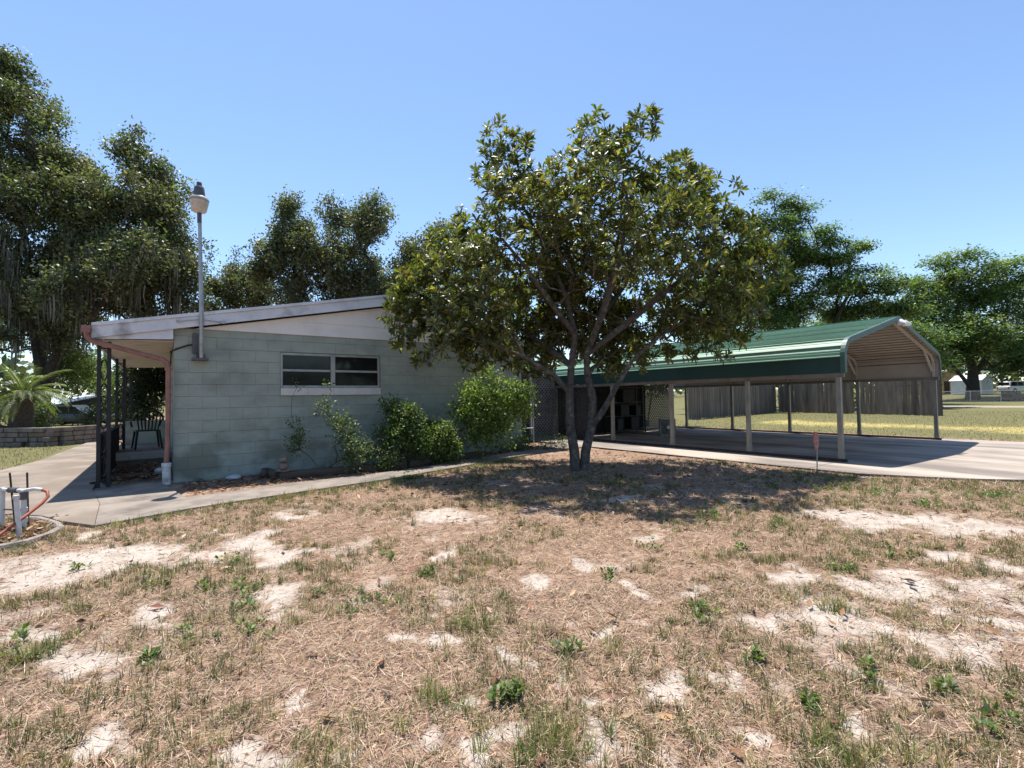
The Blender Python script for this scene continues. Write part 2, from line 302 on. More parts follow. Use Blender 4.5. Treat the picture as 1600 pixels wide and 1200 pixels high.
# ---- pavements
TOP = 0.032
def paved(name, poly, m, top=TOP): 
    o = MB().prism(poly, -0.12, top).build(name, m, bevel=0.006); tag(o, kind='structure'); return o
C_ = MATS['concrete']; CO = MATS['concrete_old']
paved('driveway', [(-0.628, 7.25), (-0.708, 8.8), (-0.918, 10.28), (-1.02, 13), (-1.02, 18), (-1.6, 27), (-2.1, 27), (-2.51, 16.64), (-2.83, 14.85), (-4, 12.6), (-6.5, 11.3), (-11, 10.4), (-11, 8.1), (-5, 8.6), (-2.2, 9.0), (-1.55, 8.75), (-1.2, 8.3), (-0.98, 7.8)], C_)
paved('walkway', [(-0.625, 7.25), (0.31, 7.59), (1.34, 7.78), (3.09, 8.05), (4.8, 8.5), (6.56, 9.04), (8.2, 9.45), (9.48, 9.5), (9.48, 10.9), (8.6, 10.7), (8.08, 10.05), (6.4, 9.65), (3.95, 8.88), (1.54, 8.72), (0.27, 8.5), (0.0, 10.28), (-0.915, 10.28), (-0.705, 8.8)], CO, 0.03)
base = MB().prism([(9.5, 9.4), (9.5, 3.1), (10.1, 1.9), (10.6, 1.3), (11.5, -2), (11.5, -30), (18.1, -30), (18.1, 18), (9.5, 18)], -0.12, 0.018).build('carport_slab', MATS['joint']); tag(base, kind='structure')
ys = [18, 14.4, 10.9, 7.4, 3.9, 0.2]
for i in range(5):
    y1, y0 = ys[i]-0.006, ys[i+1]+0.006
    for (xa, xb) in ((10.806, 14.3), (14.312, 18.1)):
        MB().box((xa, y0, 0.0), (xb, y1, TOP)).build('slab_panel', MATS['concrete_car'], base, bevel=0.004)
    lo = max(y0, 3.1) if i < 4 else 3.1
    if i < 4: MB().box((9.5, lo, 0.0), (10.794, y1, TOP)).build('slab_panel', MATS['concrete_car'], base, bevel=0.004)
    else: MB().prism([(9.5, 3.894), (9.5, 3.1), (10.1, 1.9), (10.6, 1.3), (10.794, 0.8), (10.794, 3.894)], 0, TOP).build('slab_panel', MATS['concrete_car'], base, bevel=0.004)
for y1 in (0.2, -3.6, -7.4, -11.2, -15, -19, -23):
    for (xa, xb) in ((11.5 if y1 < 0 else 11.1, 14.3), (14.312, 18.1)): MB().box((xa, y1-3.79, 0.0), (xb, y1-0.006, TOP)).build('slab_panel', MATS['concrete_car'], base, bevel=0.004)

# ================================================================== THE HOUSE
mat('block_paint', (0.315, 0.348, 0.298), 0.8, 0.15, 1.8, 0.35, 60, world=True, stretch=(1, 1, 1.6), stain=((0.16, 0.175, 0.135), 1.6, 0.44, 1.5), objrand=0.03)
mat('mortar', (0.19, 0.21, 0.19), 0.9, 0.2, 3, 0.3, 60, world=True)
mat('cream_siding', (0.74, 0.70, 0.65), 0.7, 0.08, 2, 0.1, 40, world=True)
mat('white_trim', (0.62, 0.64, 0.68), 0.6, 0.12, 2.5, 0.15, 30, world=True, stain=((0.33, 0.33, 0.33), 3, 0.55, None))
mat('soffit', (0.60, 0.53, 0.45), 0.75, 0.12, 2, 0.1, 40, world=True, stain=((0.36, 0.29, 0.23), 2, 0.55, None))
mat('roofing', (0.30, 0.30, 0.31), 0.9, 0.25, 3, 0.5, 80, world=True)
mat('copper_brown', (0.27, 0.125, 0.095), 0.5, 0.25, 5, 0.1, 30, spec=0.5)
mat('pvc', (0.62, 0.62, 0.60), 0.45, 0.12, 6, 0.05, 30, stain=((0.30, 0.28, 0.24), 7, 0.55, None))
mat('alu', (0.33, 0.345, 0.33), 0.45, 0.15, 5, 0.05, 30, metal=0.3)
mat('sill_paint', (0.60, 0.57, 0.52), 0.7, 0.1, 4, 0.2, 50)
mat('galv', (0.36, 0.37, 0.38), 0.45, 0.2, 7, 0.1, 40, metal=0.5)
mat('dark_grey', (0.09, 0.09, 0.095), 0.6, 0.25, 8, 0.1, 40)
mat('iron_black', (0.012, 0.013, 0.014), 0.5, 0.3, 9, 0.1, 50)
mat('shade_cloth', (0.010, 0.012, 0.013), 0.9, 0.3, 9, 0.3, 200)
mat('white_wood', (0.55, 0.55, 0.51), 0.7, 0.15, 3, 0.2, 40, stain=((0.25, 0.22, 0.18), 4, 0.55, None))
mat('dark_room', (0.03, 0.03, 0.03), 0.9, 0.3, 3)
def glass_mat():
    m, N, L = new_mat('window_glass'); out = N.new('ShaderNodeOutputMaterial'); b = N.new('ShaderNodeBsdfPrincipled')
    b.inputs['Base Color'].default_value = (0.012, 0.014, 0.014, 1); b.inputs['Roughness'].default_value = 0.07; b.inputs['Specular IOR Level'].default_value = 0.28
    tc = N.new('ShaderNodeTexCoord'); n = N.new('ShaderNodeTexNoise'); n.inputs['Scale'].default_value = 1.3; L.new(tc.outputs['Object'], n.inputs[0])
    bp = N.new('ShaderNodeBump'); bp.inputs['Strength'].default_value = 0.05; bp.inputs['Distance'].default_value = 0.05; L.new(n.outputs[0], bp.inputs['Height']); L.new(bp.outputs[0], b.inputs['Normal'])
    L.new(b.outputs[0], out.inputs[0])
glass_mat()
YW = 10.35; XL, XR = 0.15, 7.88; CH = 0.2175; ZT = 2.75; YB = 19.5
house = thing('block_house', 'low grey-green concrete block house with shallow gable roof and side porch', 'house', (XL, YW, 0))
def hp(o):      # parent to the house keeping world coordinates
    o.parent = house; o.matrix_parent_inverse = Matrix.Translation(-house.location); return o
wx0, wx1, wz0, wz1 = 1.87, 3.92, 7*CH, 11*CH
m_ = MB(); yb0, yb1 = YW+0.006, YW+0.2
m_.box((XL+.004, yb0, -0.1), (wx0, yb1, ZT)); m_.box((wx1, yb0, -0.1), (XR-.004, yb1, ZT)); m_.box((wx0, yb0, -0.1), (wx1, yb1, wz0)); m_.box((wx0, yb0, wz1), (wx1, yb1, ZT))
wall = hp(m_.build('gable_wall', MATS['mortar']))
BL = 0.4295; blocks = {}
def block_mesh(wd, ht):
    k = (round(wd, 3), round(ht, 3))
    if k not in blocks:
        blocks[k] = MB().box((0, 0, 0), (wd-0.0022, 0.05, ht-0.0048)).mesh('block', MATS['block_paint'], bevel=0.002, seg=1)
    return blocks[k]
def lay(x0, x1, z, ht, off):
    x = x0; first = True
    while x < x1-0.02:
        wd = BL*(0.5 if (first and off) else 1.0); first = False
        wd = min(wd, x1-x)
        if x1-(x+wd) < 0.06: wd = x1-x
        o = obj('block', block_mesh(wd, ht), wall); o.location = (x, YW-0.002+rnd.uniform(-0.0012, 0.0012), z+0.0035); x += wd
for k in range(13):
    z = k*CH; ht = CH if k < 12 else ZT-12*CH; off = k % 2
    if 7 <= k < 11: lay(XL, wx0, z, ht, off); lay(wx1, XR, z, ht, (off+1) % 2)
    else: lay(XL, XR, z, ht, off)
hp(MB().box((XL+.005, YW+.19, 0), (XL+.2, YB, 2.72)).box((XR-.2, YW+.19, 0), (XR-.005, YB, 2.72)).box((XL+.2, YB-.2, 0), (XR-.2, YB, 2.72)).build('wall', MATS['block_paint']))
# gable siding boards, lapped
SL = 0.206; RXc, RZ = 3.99, 3.713                     # ridge of the roof's upper face at the gable
def rake_z(x): return RZ-SL*abs(x-RXc)
zb = ZT; i = 0
while zb < RZ-0.28:
    zt = min(zb+0.275, RZ-0.25); pts = []
    def xl(z): return max(XL+0.003, RXc-(RZ-0.235-z)/SL)
    def xr(z): return min(XR-0.003, RXc+(RZ-0.235-z)/SL)
    if xr(zb)-xl(zb) < 0.3: break
    poly = [(xl(zb), zb), (xr(zb), zb), (xr(zt), zt), (xl(zt), zt)]
    n = 4; vs = [(x, YW-(0.026 if j < 2 else 0.014), z) for j, (x, z) in enumerate(poly)]+[(x, YW+0.04, z) for x, z in poly]
    hp(MB().add(vs, [(0, 1, 2, 3), (7, 6, 5, 4), (0, 4, 5, 1), (1, 5, 6, 2), (2, 6, 7, 3), (3, 7, 4, 0)]).build('siding_board', MATS['cream_siding'])); zb = zt-0.006; i += 1
# roof: two slopes, rake boards, box end of the porch beam
YF = 10.2; XE = -0.94; XE2 = 8.9
roof = MB()
for xa, xb in ((XE, RXc), (RXc, XE2)):
    roof.add([(xa, YF-.02, rake_z(xa)-.02), (xb, YF-.02, rake_z(xb)-.02), (xb, YB+.3, rake_z(xb)-.02), (xa, YB+.3, rake_z(xa)-.02), (xa, YF-.02, rake_z(xa)+.02), (xb, YF-.02, rake_z(xb)+.02), (xb, YB+.3, rake_z(xb)+.02), (xa, YB+.3, rake_z(xa)+.02)],
             [(0, 3, 2, 1), (4, 5, 6, 7), (0, 1, 5, 4), (1, 2, 6, 5), (2, 3, 7, 6), (3, 0, 4, 7)])
roof_o = hp(roof.build('roof', MATS['roofing']))
for xa, xb in ((XE, RXc), (RXc, XE2)):
    za, zb_ = rake_z(xa)-.022, rake_z(xb)-.022
    hp(MB().add([(xa, YF, za-.19), (xb, YF, zb_-.19), (xb, YF+.03, zb_-.19), (xa, YF+.03, za-.19), (xa, YF, za), (xb, YF, zb_), (xb, YF+.03, zb_), (xa, YF+.03, za)],
       [(0, 3, 2, 1), (4, 5, 6, 7), (0, 1, 5, 4), (1, 2, 6, 5), (2, 3, 7, 6), (3, 0, 4, 7)]).build('rake_board', MATS['white_trim'], bevel=0.004))
    hp(MB().add([(xa, YF-.03, za+.0), (xb, YF-.03, zb_+.0), (xb, YF-.002, zb_+.0), (xa, YF-.002, za+.0), (xa, YF-.03, za+.055), (xb, YF-.03, zb_+.055), (xb, YF-.002, zb_+.055), (xa, YF-.002, za+.055)],
       [(0, 3, 2, 1), (4, 5, 6, 7), (0, 1, 5, 4), (1, 2, 6, 5), (2, 3, 7, 6), (3, 0, 4, 7)]).build('drip_edge', MATS['white_trim']))
    # soffit strip between rake board and wall
    hp(MB().add([(xa, YF+.03, za-.17), (xb, YF+.03, zb_-.17), (xb, YW+.0, zb_-.17), (xa, YW+.0, za-.17), (xa, YF+.03, za-.15), (xb, YF+.03, zb_-.15), (xb, YW, zb_-.15), (xa, YW, za-.15)],
       [(0, 3, 2, 1), (4, 5, 6, 7), (0, 1, 5, 4), (1, 2, 6, 5), (2, 3, 7, 6), (3, 0, 4, 7)]).build('rake_soffit', MATS['soffit']))
xa, xb = XE+.02, XL-.01
hp(MB().prism_y([(xa, 2.475), (xb, 2.53), (xb, rake_z(xb)-.2), (xa, rake_z(xa)-.2)], YF+.05, YF+.09).build('beam_end_panel', MATS['white_trim'], bevel=0.004))
for k in range(6):
    y0 = YF+.12+k*1.25
    hp(MB().add([(XE+.03, y0, 2.46), (XL-.004, y0, 2.50), (XL-.004, y0+1.22, 2.50), (XE+.03, y0+1.22, 2.46), (XE+.03, y0, 2.475), (XL-.004, y0, 2.515), (XL-.004, y0+1.22, 2.515), (XE+.03, y0+1.22, 2.475)],
       [(0, 3, 2, 1), (4, 5, 6, 7), (0, 1, 5, 4), (1, 2, 6, 5), (2, 3, 7, 6), (3, 0, 4, 7)]).build('soffit_panel', MATS['soffit'], bevel=0.003))
hp(MB().box((XE-.005, YF+.03, 2.42), (XE+.025, 18, 2.60)).build('eave_fascia', MATS['white_trim']))
g_ = MB().prism_y([(XE-.125, 2.68), (XE-.115, 2.60), (XE-.08, 2.565), (XE-.008, 2.565), (XE-.008, 2.68), (XE-.014, 2.68), (XE-.014, 2.572), (XE-.078, 2.572), (XE-.108, 2.602), (XE-.118, 2.68)], YF-.03, 18)
gut = hp(g_.build('gutter', MATS['copper_brown']))
hp(MB().box((XE-.125, YF-.036, 2.565), (XE-.008, YF-.031, 2.682)).build('gutter_end', MATS['copper_brown']))
ds = MB()
pts = [(XE-.06, YF+.03, 2.57), (XE-.05, YF+.03, 2.50), (XE-.0, YF+.03, 2.44), (-.25, YF+.05, 2.24), (-.02, YF+.06, 2.175), (.055, YF+.065, 2.12), (.07, YF+.07, 2.03), (.07, YF+.07, 1.2), (.065, YF+.07, 0.72), (.05, YF+.06, 0.4), (.05, YF+.06, 0.33)]
ds.tube(pts, 0.042, 8); hp(ds.build('downspout', MATS['copper_brown'], smooth=True))
hp(MB().lathe([(.052, 0), (.052, .05)], (.07, YF+.07, 1.98), 12).build('pipe_band', MATS['copper_brown']))
hp(MB().lathe([(.062, 0), (.062, .30), (.072, .305), (.072, .375), (.06, .38), (.06, .33)], (.05, YF+.06, 0.0), 16).build('drain_pipe', MATS['pvc'], smooth=True))
# window with four panes and a brick sill
win = hp(MB().box((wx0+.002, YW+.09, wz0+.15), (wx1-.002, YW+.12, wz1-.002)).build('window', MATS['dark_room']))
def wp(m, name, mt, bevel=0.003): o = m.build(name, mt, win, bevel=bevel); return o
fz0, fz1 = wz0+.155, wz1-.005; fx0, fx1 = wx0+.006, wx1-.006; xm = fx0+(fx1-fx0)*.5; fy0, fy1 = YW+.02, YW+.075
wp(MB().box((fx0, fy0, fz0), (fx0+.045, fy1, fz1)), 'frame', MATS['alu']); wp(MB().box((fx1-.045, fy0, fz0), (fx1, fy1, fz1)), 'frame', MATS['alu'])
wp(MB().box((fx0+.046, fy0, fz1-.05), (fx1-.046, fy1, fz1)), 'frame', MATS['alu']); wp(MB().box((fx0+.046, fy0, fz0), (fx1-.046, fy1, fz0+.05)), 'frame', MATS['alu'])
wp(MB().box((xm-.045, fy0-.008, fz0+.051), (xm+.045, fy1-.01, fz1-.051)), 'mullion', MATS['alu'])
for xa, xb in ((fx0+.046, xm-.046), (xm+.046, fx1-.046)):
    zm = (fz0+fz1)/2+.0
    wp(MB().box((xa, fy0+.006, zm-.022), (xb, fy1-.01, zm+.022)), 'transom', MATS['alu'])
    wp(MB().box((xa, fy0+.034, zm+.023), (xb, fy0+.04, fz1-.051)), 'pane', MATS['window_glass'], 0); wp(MB().box((xa, fy0+.022, fz0+.051), (xb, fy0+.028, zm-.023)), 'pane', MATS['window_glass'], 0)
sx = wx0+.005
for k in range(4):
    wd = (wx1-wx0-.01)/4; o = MB().box((sx+k*wd, YW-.045, wz0+.004), (sx+(k+1)*wd-.003, YW+.09, wz0+.15)).build('sill', MATS['sill_paint'], win, bevel=0.005)
hp(MB().box((6.0, YW-.012, .55), (7.1, YW-.0035, 1.55)).build('access_panel', MATS['block_paint'], bevel=0.003))
# door frame and shutters on the porch side wall
dr = hp(MB().box((XL-.03, 12.0, 0.4), (XL+.003, 12.95, 2.4)).build('door', MATS['white_wood'], bevel=0.004))
MB().lathe([(.03, 0), (.03, .03)], (XL-.06, 12.1, 1.35), 10).build('door_handle', MATS['galv'], dr)

# ---- porch
pf = MB().box((XE+.05, 10.3, -.1), (XL+.0, 13.2, .036)).build('porch_floor', MATS['concrete_old'], bevel=0.006); tag(pf, kind='structure')
deck = MB().box((XE+.05, 13.24, -.1), (XL-.002, 17.6, .37)).build('porch_deck', MATS['concrete_old'], bevel=0.006); tag(deck, kind='structure')
MB().box((XE+.06, 13.19, .2), (XL-.004, 13.238, .368)).build('step_board', MATS['white_wood'], deck, bevel=0.006)
lw = MB().box((XE+.12, 15.6, .372), (XL-.004, 15.8, .97)).build('low_porch_wall', MATS['block_paint'], bevel=0.006); tag(lw, 'low painted block wall closing the far end of the porch', 'wall')
def iron_post(x, y, label):
    t = thing('porch_post', label, 'post', (x, y, 0.03), 0, 'ornamental iron porch posts')
    for dy in (-.05, 0.08):
        MB().box((dy-.026, -.026, 0), (dy+.026, .026, 2.42)).build('upright', MATS['iron_black'], t)
    for zc in (.35, .75, 1.15, 1.55, 1.95):
        pts = [(.015+.045*math.sin(a), 0, zc+.17*math.cos(a)) for a in np.linspace(0, 2*math.pi, 14)]
        MB().tube(pts, .013, 6).build('scroll', MATS['iron_black'], t)
    for zc in (.12, 2.3): MB().box((-.03, -.012, zc), (.06, .012, zc+.02)).build('tie_bar', MATS['iron_black'], t)
    return t
iron_post(-.81, 10.40, 'black ornamental iron porch post nearest the downspout'); iron_post(-.81, 14.2, 'black iron porch post farther back along the railing')
iron_post(-.81, 17.3, 'farthest black iron porch post at the back end')
rl = thing('porch_railing', 'black iron porch railing hung with dark shade cloth', 'railing', (-.81, 10.62, 0.03))
for zc in (.08, .86): MB().box((-.015, .0, zc), (.015, 3.55, zc+.025)).build('rail', MATS['iron_black'], rl)
for k in range(26): MB().box((-.007, .06+k*.135, .1), (.007, .074+k*.135, .86)).build('picket', MATS['iron_black'], rl)
cl = MB()
n = 24
for i in range(n):
    for j in range(2): pass
vs = []; fs = []
for i in range(n+1):
    y = .03+i*3.45/n
    for j in range(6): vs.append((-.035-.012*math.sin(i*1.7+j*.6)-.01*math.sin(i*.6), y, .04+j*.17))
for i in range(n):
    for j in range(5): a = i*6+j; fs.append((a, a+6, a+7, a+1))
cl.add(vs, fs); cl.build('shade_cloth', MATS['shade_cloth'], rl, smooth=True)
# plastic chair on the deck
mat('chair_plastic', (0.012, 0.022, 0.018), 0.4, 0.2, 8, 0.02, 30)
ch = thing('plastic_chair', 'dark slatted plastic armchair on the porch deck', 'chair', (-.30, 14.1, .372), R(188))
CP = MATS['chair_plastic']
MB().box((-.23, -.22, .40), (.23, .22, .425)).build('seat', CP, ch, bevel=0.01)
for k in range(7):
    x = -.2+k*.0667; MB().tube([(x*.85, .20, .42), (x, .25, .6), (x*1.1, .30, .82)], [.014, .016, .014], 6).build('back_slat', CP, ch, smooth=True)
MB().tube([(-.25, .29, .78), (-.15, .32, .85), (0, .325, .87), (.15, .32, .85), (.25, .29, .78)], .022, 8).build('top_rail', CP, ch, smooth=True)
for s in (-1, 1):
    MB().tube([(s*.24, .28, .76), (s*.28, .2, .68), (s*.30, 0, .65), (s*.29, -.18, .63), (s*.26, -.23, .5)], .02, 8).build('arm', CP, ch, smooth=True)
    MB().tube([(s*.21, -.2, .41), (s*.26, -.24, 0)], [.026, .02], 8).build('leg', CP, ch, smooth=True); MB().tube([(s*.2, .2, .41), (s*.25, .28, 0)], [.026, .02], 8).build('leg', CP, ch, smooth=True)
# loose boards and a crumpled white bag lying on the porch floor
mat('old_wood', (0.085, 0.06, 0.045), 0.9, 0.4, 6, 0.4, 60, stretch=(1, 8, 1))
mat('white_plastic', (0.7, 0.7, 0.7), 0.4, 0.06, 5, 0.1, 20)
for k, (x, y, a, l) in enumerate(((-.55, 11.2, 20, 1.0), (-.35, 11.9, -35, .9), (-.62, 12.2, 65, .8), (-.2, 11.5, 80, .7), (-.5, 10.9, -15, .7))):
    o = MB().box((-l/2, -.045, 0), (l/2, .045, .025)).build('loose_board', MATS['old_wood'], bevel=0.003); o.location = (x, y, .04+.026*k); o.rotation_euler = (R(rnd.uniform(-2, 2)), R(rnd.uniform(-1, 1)), R(a))
    tag(o, ['dark weathered board lying nearest the iron post', 'dark loose board slanting across the porch litter', 'short dark board at the back of the porch litter', 'dark board lying beside the house wall in the porch', 'topmost dark board on the porch litter heap'][k], 'board', 'loose boards on the porch floor')
def lump(name, loc, size, m, seed, label, cat, rough=0.25, sub=3):
    bm = bmesh.new(); bmesh.ops.create_icosphere(bm, subdivisions=sub, radius=1.0); r2 = random.Random(seed)
    ph = [(Vector((r2.gauss(0, 1), r2.gauss(0, 1), r2.gauss(0, 1))).normalized(), r2.uniform(.5, 1)) for _ in range(14)]
    for v in bm.verts:
        d = v.co.normalized(); k = 1+sum(rough*w_*max(0, d.dot(p)-.55) for p, w_ in ph)-rough*.4; v.co = Vector((d.x*k*size[0], d.y*k*size[1], max(-.4, d.z*k)*size[2]))
    me = bpy.data.meshes.new(name); bm.to_mesh(me); bm.free(); me.materials.append(m)
    o = obj(name, me, None, loc); o.rotation_euler = (0, 0, r2.uniform(0, 6)); return tag(o, label, cat) if label else o
lump('crumpled_bag', (-.06, 11.55, .085), (.14, .09, .07), MATS['white_plastic'], 4, 'crumpled white bag on the porch floor by the drain pipe', 'bag', .8)

# ---- yard light on its mast at the wall
mat('lamp_grey', (0.30, 0.29, 0.28), 0.55, 0.2, 9, 0.1, 40); mat('refractor', (0.52, 0.45, 0.36), 0.35, 0.2, 12, 0.3, 60)
lt = thing('yard_light', 'tall yard light on a galvanized mast bolted to the gable wall', 'lamp', (.55, 10.16, 2.24))
MB().tube([(0, .02, -.02), (0, .0, .05), (-.005, 0, 1.0), (-.035, 0, 2.62)], [.035, .035, .034, .030], 12).build('mast', MATS['galv'], lt, smooth=True)
MB().tube([(-.035, 0, 2.4), (-.038, 0, 2.64)], .036, 12).build('mast_sleeve', MATS['dark_grey'], lt, smooth=True)
MB().box((-.14, .0, -.07), (.11, .185, -.03)).box((-.07, .15, -.03), (.06, .185, .06)).build('foot_bracket', MATS['dark_grey'], lt, bevel=0.005)
MB().box((-.13, .10, .06), (-.045, .187, .42)).build('switch_box', MATS['dark_grey'], lt, bevel=0.01)
for s in (-1, 1):
    b_ = MB().tube([(-.005, 0, .66), (s*.33, -.02 if s < 0 else .0, .60 if s < 0 else .63)], .009, 6).build('brace', MATS['galv'], lt, smooth=True)
    MB().box((s*.33-.04, -.03, .585 if s < 0 else .61), (s*.33+.04, .01, .625 if s < 0 else .655)).build('brace_plate', MATS['galv'], b_, bevel=0.004)
MB().tube([(-.1, .14, .22), (-.2, .16, .20), (-.36, .17, .13), (-.46, .17, .07)], .014, 6).build('conduit', MATS['iron_black'], lt, smooth=True)
MB().tube([(-.44, .17, .08), (-.455, .17, -.3), (-.455, .17, -2.1)], .012, 6).build('conduit', MATS['iron_black'], lt, smooth=True)
hd = MB().lathe([(.03, -.02), (.10, 0), (.115, .02), (.15, .19), (.138, .205)], (-.04, 0, 2.60), 20).build('lamp_refractor', MATS['refractor'], lt, smooth=True)
MB().lathe([(.146, .0), (.158, .015), (.15, .045), (.12, .075), (.10, .08)], (-.04, 0, 2.80), 20).build('lamp_collar', MATS['lamp_grey'], lt, smooth=True)
cp = MB().lathe([(.10, .0), (.096, .02), (.08, .16), (.066, .185), (.042, .19)], (-.04, 0, 2.875), 20).build('lamp_cap', MATS['dark_grey'], lt, smooth=True)
MB().lathe([(.044, 0), (.042, .07), (.03, .085)], (-.04, 0, 3.062), 14).build('photocell', MATS['dark_grey'], cp, smooth=True)

# ---- planting bed: landscape timbers, garden ornament, rocks
mat('timber', (0.10, 0.075, 0.055), 0.9, 0.35, 5, 0.6, 50, stretch=(0.3, 3, 3)); mat('stone_grey', (0.20, 0.165, 0.13), 0.9, 0.3, 9, 0.6, 50); mat('rock_white', (0.5, 0.49, 0.47), 0.9, 0.2, 8, 0.5, 50)
for k, (p, q) in enumerate((((1.70, 9.5), (4.05, 9.28)), ((4.1, 9.30), (6.35, 9.83)))):
    a = Vector((*p, .07)); b = Vector((*q, .07)); o = MB().bar((0, 0, 0), ((b-a).length, 0, 0), .13, .13).build('landscape_timber', MATS['timber'], bevel=0.018); o.location = a; o.rotation_euler = (0, 0, math.atan2(b.y-a.y, b.x-a.x))
    tag(o, ['weathered landscape timber at the left end of the bed', 'landscape timber edging the bed below the dense bushes'][k], 'timber', 'bed edging timbers')
o = MB().bar((0, 0, 0), (.75, 0, 0), .13, .13).build('landscape_timber', MATS['timber'], bevel=0.018); o.location = (1.68, 9.55, .07); o.rotation_euler = (0, 0, R(97)); tag(o, 'short timber returning to the wall at the left end of the bed', 'timber', 'bed edging timbers')
orn = thing('garden_ornament', 'small weathered stone frog-like ornament on the bed timber', 'ornament', (1.76, 9.5, .135))
SG = MATS['stone_grey']
def blob(name, c, s, parent, m, seed): 
    o = lump(name, c, s, m, seed, None, None, .35, 2); o.parent = parent; return o
blob('body', (0, 0, .09), (.10, .085, .10), orn, SG, 1); blob('head', (.0, -.03, .225), (.075, .07, .06), orn, SG, 2); blob('base', (0, 0, .015), (.13, .1, .03), orn, SG, 3)
blob('eye', (-.035, -.06, .275), (.022, .022, .022), orn, SG, 5); blob('eye', (.035, -.06, .275), (.022, .022, .022), orn, SG, 6)
for s in (-1, 1): blob('foot', (s*.075, -.07, .03), (.035, .05, .03), orn, SG, 7)
lump('white_rock', (1.05, 10.13, .03), (.13, .075, .06), MATS['rock_white'], 12, 'white rock lying at the foot of the gable wall', 'rock', .5)
lump('dark_rock', (1.55, 10.0, .06), (.16, .1, .11), MATS['timber'], 13, 'dark rounded stone beside the garden ornament', 'rock', .4)

# ---- well standpipes in their edged bed
mat('hose_red', (0.36, 0.09, 0.05), 0.55, 0.25, 9, 0.1, 40); mat('rust', (0.075, 0.045, 0.035), 0.9, 0.35, 12, 0.4, 60)
wl = thing('well_standpipes', 'white plastic well pipes with red hose beside the drive', 'pipes', (-1.3, 7.6, 0))
PV = MATS['pvc']
def wt(name, pts, r, m, k=12): 
    return MB().tube([(p[0]+1.3, p[1]-7.6, p[2]) for p in pts], r, k).build(name, m, wl, smooth=True)
wt('front_pipe', [(-1.16, 7.2, -.05), (-1.2, 7.22, .50)], .026, PV); wt('back_pipe', [(-1.50, 8.2, -.05), (-1.50, 8.2, .50)], .026, PV)
wt('valve_pipe', [(-1.22, 7.75, -.05), (-1.22, 7.75, .52)], .03, PV); wt('cross_pipe', [(-1.52, 8.22, .50), (-1.36, 7.95, .51), (-1.19, 7.72, .515)], .024, PV)
wt('side_pipe', [(-1.45, 7.3, -.05), (-1.45, 7.3, .16)], .03, PV); wt('elbow', [(-1.2, 7.74, .52), (-1.1, 7.66, .535), (-1.02, 7.60, .52)], .024, PV)
wt('valve', [(-1.22, 7.75, .40), (-1.22, 7.75, .50)], .045, MATS['dark_grey']); wt('coupling', [(-1.40, 8.0, .508), (-1.30, 7.86, .512)], .036, MATS['dark_grey']); wt('coupling', [(-1.22, 7.75, .1), (-1.22, 7.75, .16)], .042, PV); wt('coupling', [(-1.22, 7.75, .24), (-1.22, 7.75, .29)], .040, PV)
wt('pipe_cap', [(-1.2, 7.22, .49), (-1.2, 7.22, .53)], .033, PV); wt('pipe_cap', [(-1.50, 8.2, .48), (-1.50, 8.2, .53)], .034, PV)
wt('steel_stake', [(-1.34, 8.0, 0), (-1.40, 8.0, .74)], .012, MATS['rust'], 6); wt('steel_stake', [(-1.19, 7.85, 0), (-1.21, 7.85, .74)], .012, MATS['rust'], 6); wt('steel_bar', [(-1.47, 8.12, .24), (-1.24, 7.72, .27)], .011, MATS['rust'], 6)
wt('hose', [(-1.02, 7.60, .52), (-.97, 7.55, .50), (-.955, 7.5, .44), (-1.0, 7.45, .37), (-1.12, 7.3, .26), (-1.25, 7.15, .15), (-1.36, 7.05, .06), (-1.5, 6.95, .02), (-1.9, 6.9, .02)], .019, MATS['hose_red'], 10)
wl.scale = (.86, .86, .86); wl.location = (-1.34, 7.55, 0)
eo = MB().tube([(-2.6, 6.75, .0), (-1.9, 6.72, .01), (-1.35, 6.78, .012), (-1.12, 6.9, .012), (-.98, 7.15, .012), (-.93, 7.4, .012), (-1.0, 7.7, .012), (-1.2, 8.15, .012), (-1.5, 8.5, .012)], .038, 8).build('concrete_edging', MATS['edging'], smooth=True)
tag(eo, 'curved low concrete edging around the well pipes', 'edging')
lump('black_fitting', (-1.75, 8.1, .05), (.2, .12, .07), MATS['dark_grey'], 15, 'dark pipe fitting lying behind the well pipes', 'fitting', .5)

# ================================================================== THE CARPORT
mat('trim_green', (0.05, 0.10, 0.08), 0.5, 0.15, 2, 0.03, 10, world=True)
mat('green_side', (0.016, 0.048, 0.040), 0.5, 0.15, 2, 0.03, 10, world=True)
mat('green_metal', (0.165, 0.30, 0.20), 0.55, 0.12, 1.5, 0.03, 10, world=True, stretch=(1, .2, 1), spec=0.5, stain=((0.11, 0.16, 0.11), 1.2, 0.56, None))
mat('beige_metal', (0.40, 0.35, 0.29), 0.5, 0.08, 2, 0.03, 10, world=True)
mat('rail_metal', (0.17, 0.15, 0.125), 0.55, 0.2, 5, 0.05, 30); mat('seam_dark', (0.10, 0.08, 0.062), 0.7, 0.2, 5)
mat('post_metal', (0.235, 0.215, 0.18), 0.5, 0.15, 5, 0.05, 30, stain=((0.25, 0.2, 0.16), 6, 0.6, None))
CX0, CX1, CYN, CYF = 10.85, 17.5, 3.74, 12.6
cp_ = thing('metal_carport', 'open steel carport with green ribbed roof on slender posts', 'carport', ((CX0+CX1)/2, CYN, TOP))
def cpp(o): o.parent = cp_; o.matrix_parent_inverse = Matrix.Translation(-cp_.location); return o
xc = (CX0+CX1)/2; half = (CX1-CX0)/2+.05
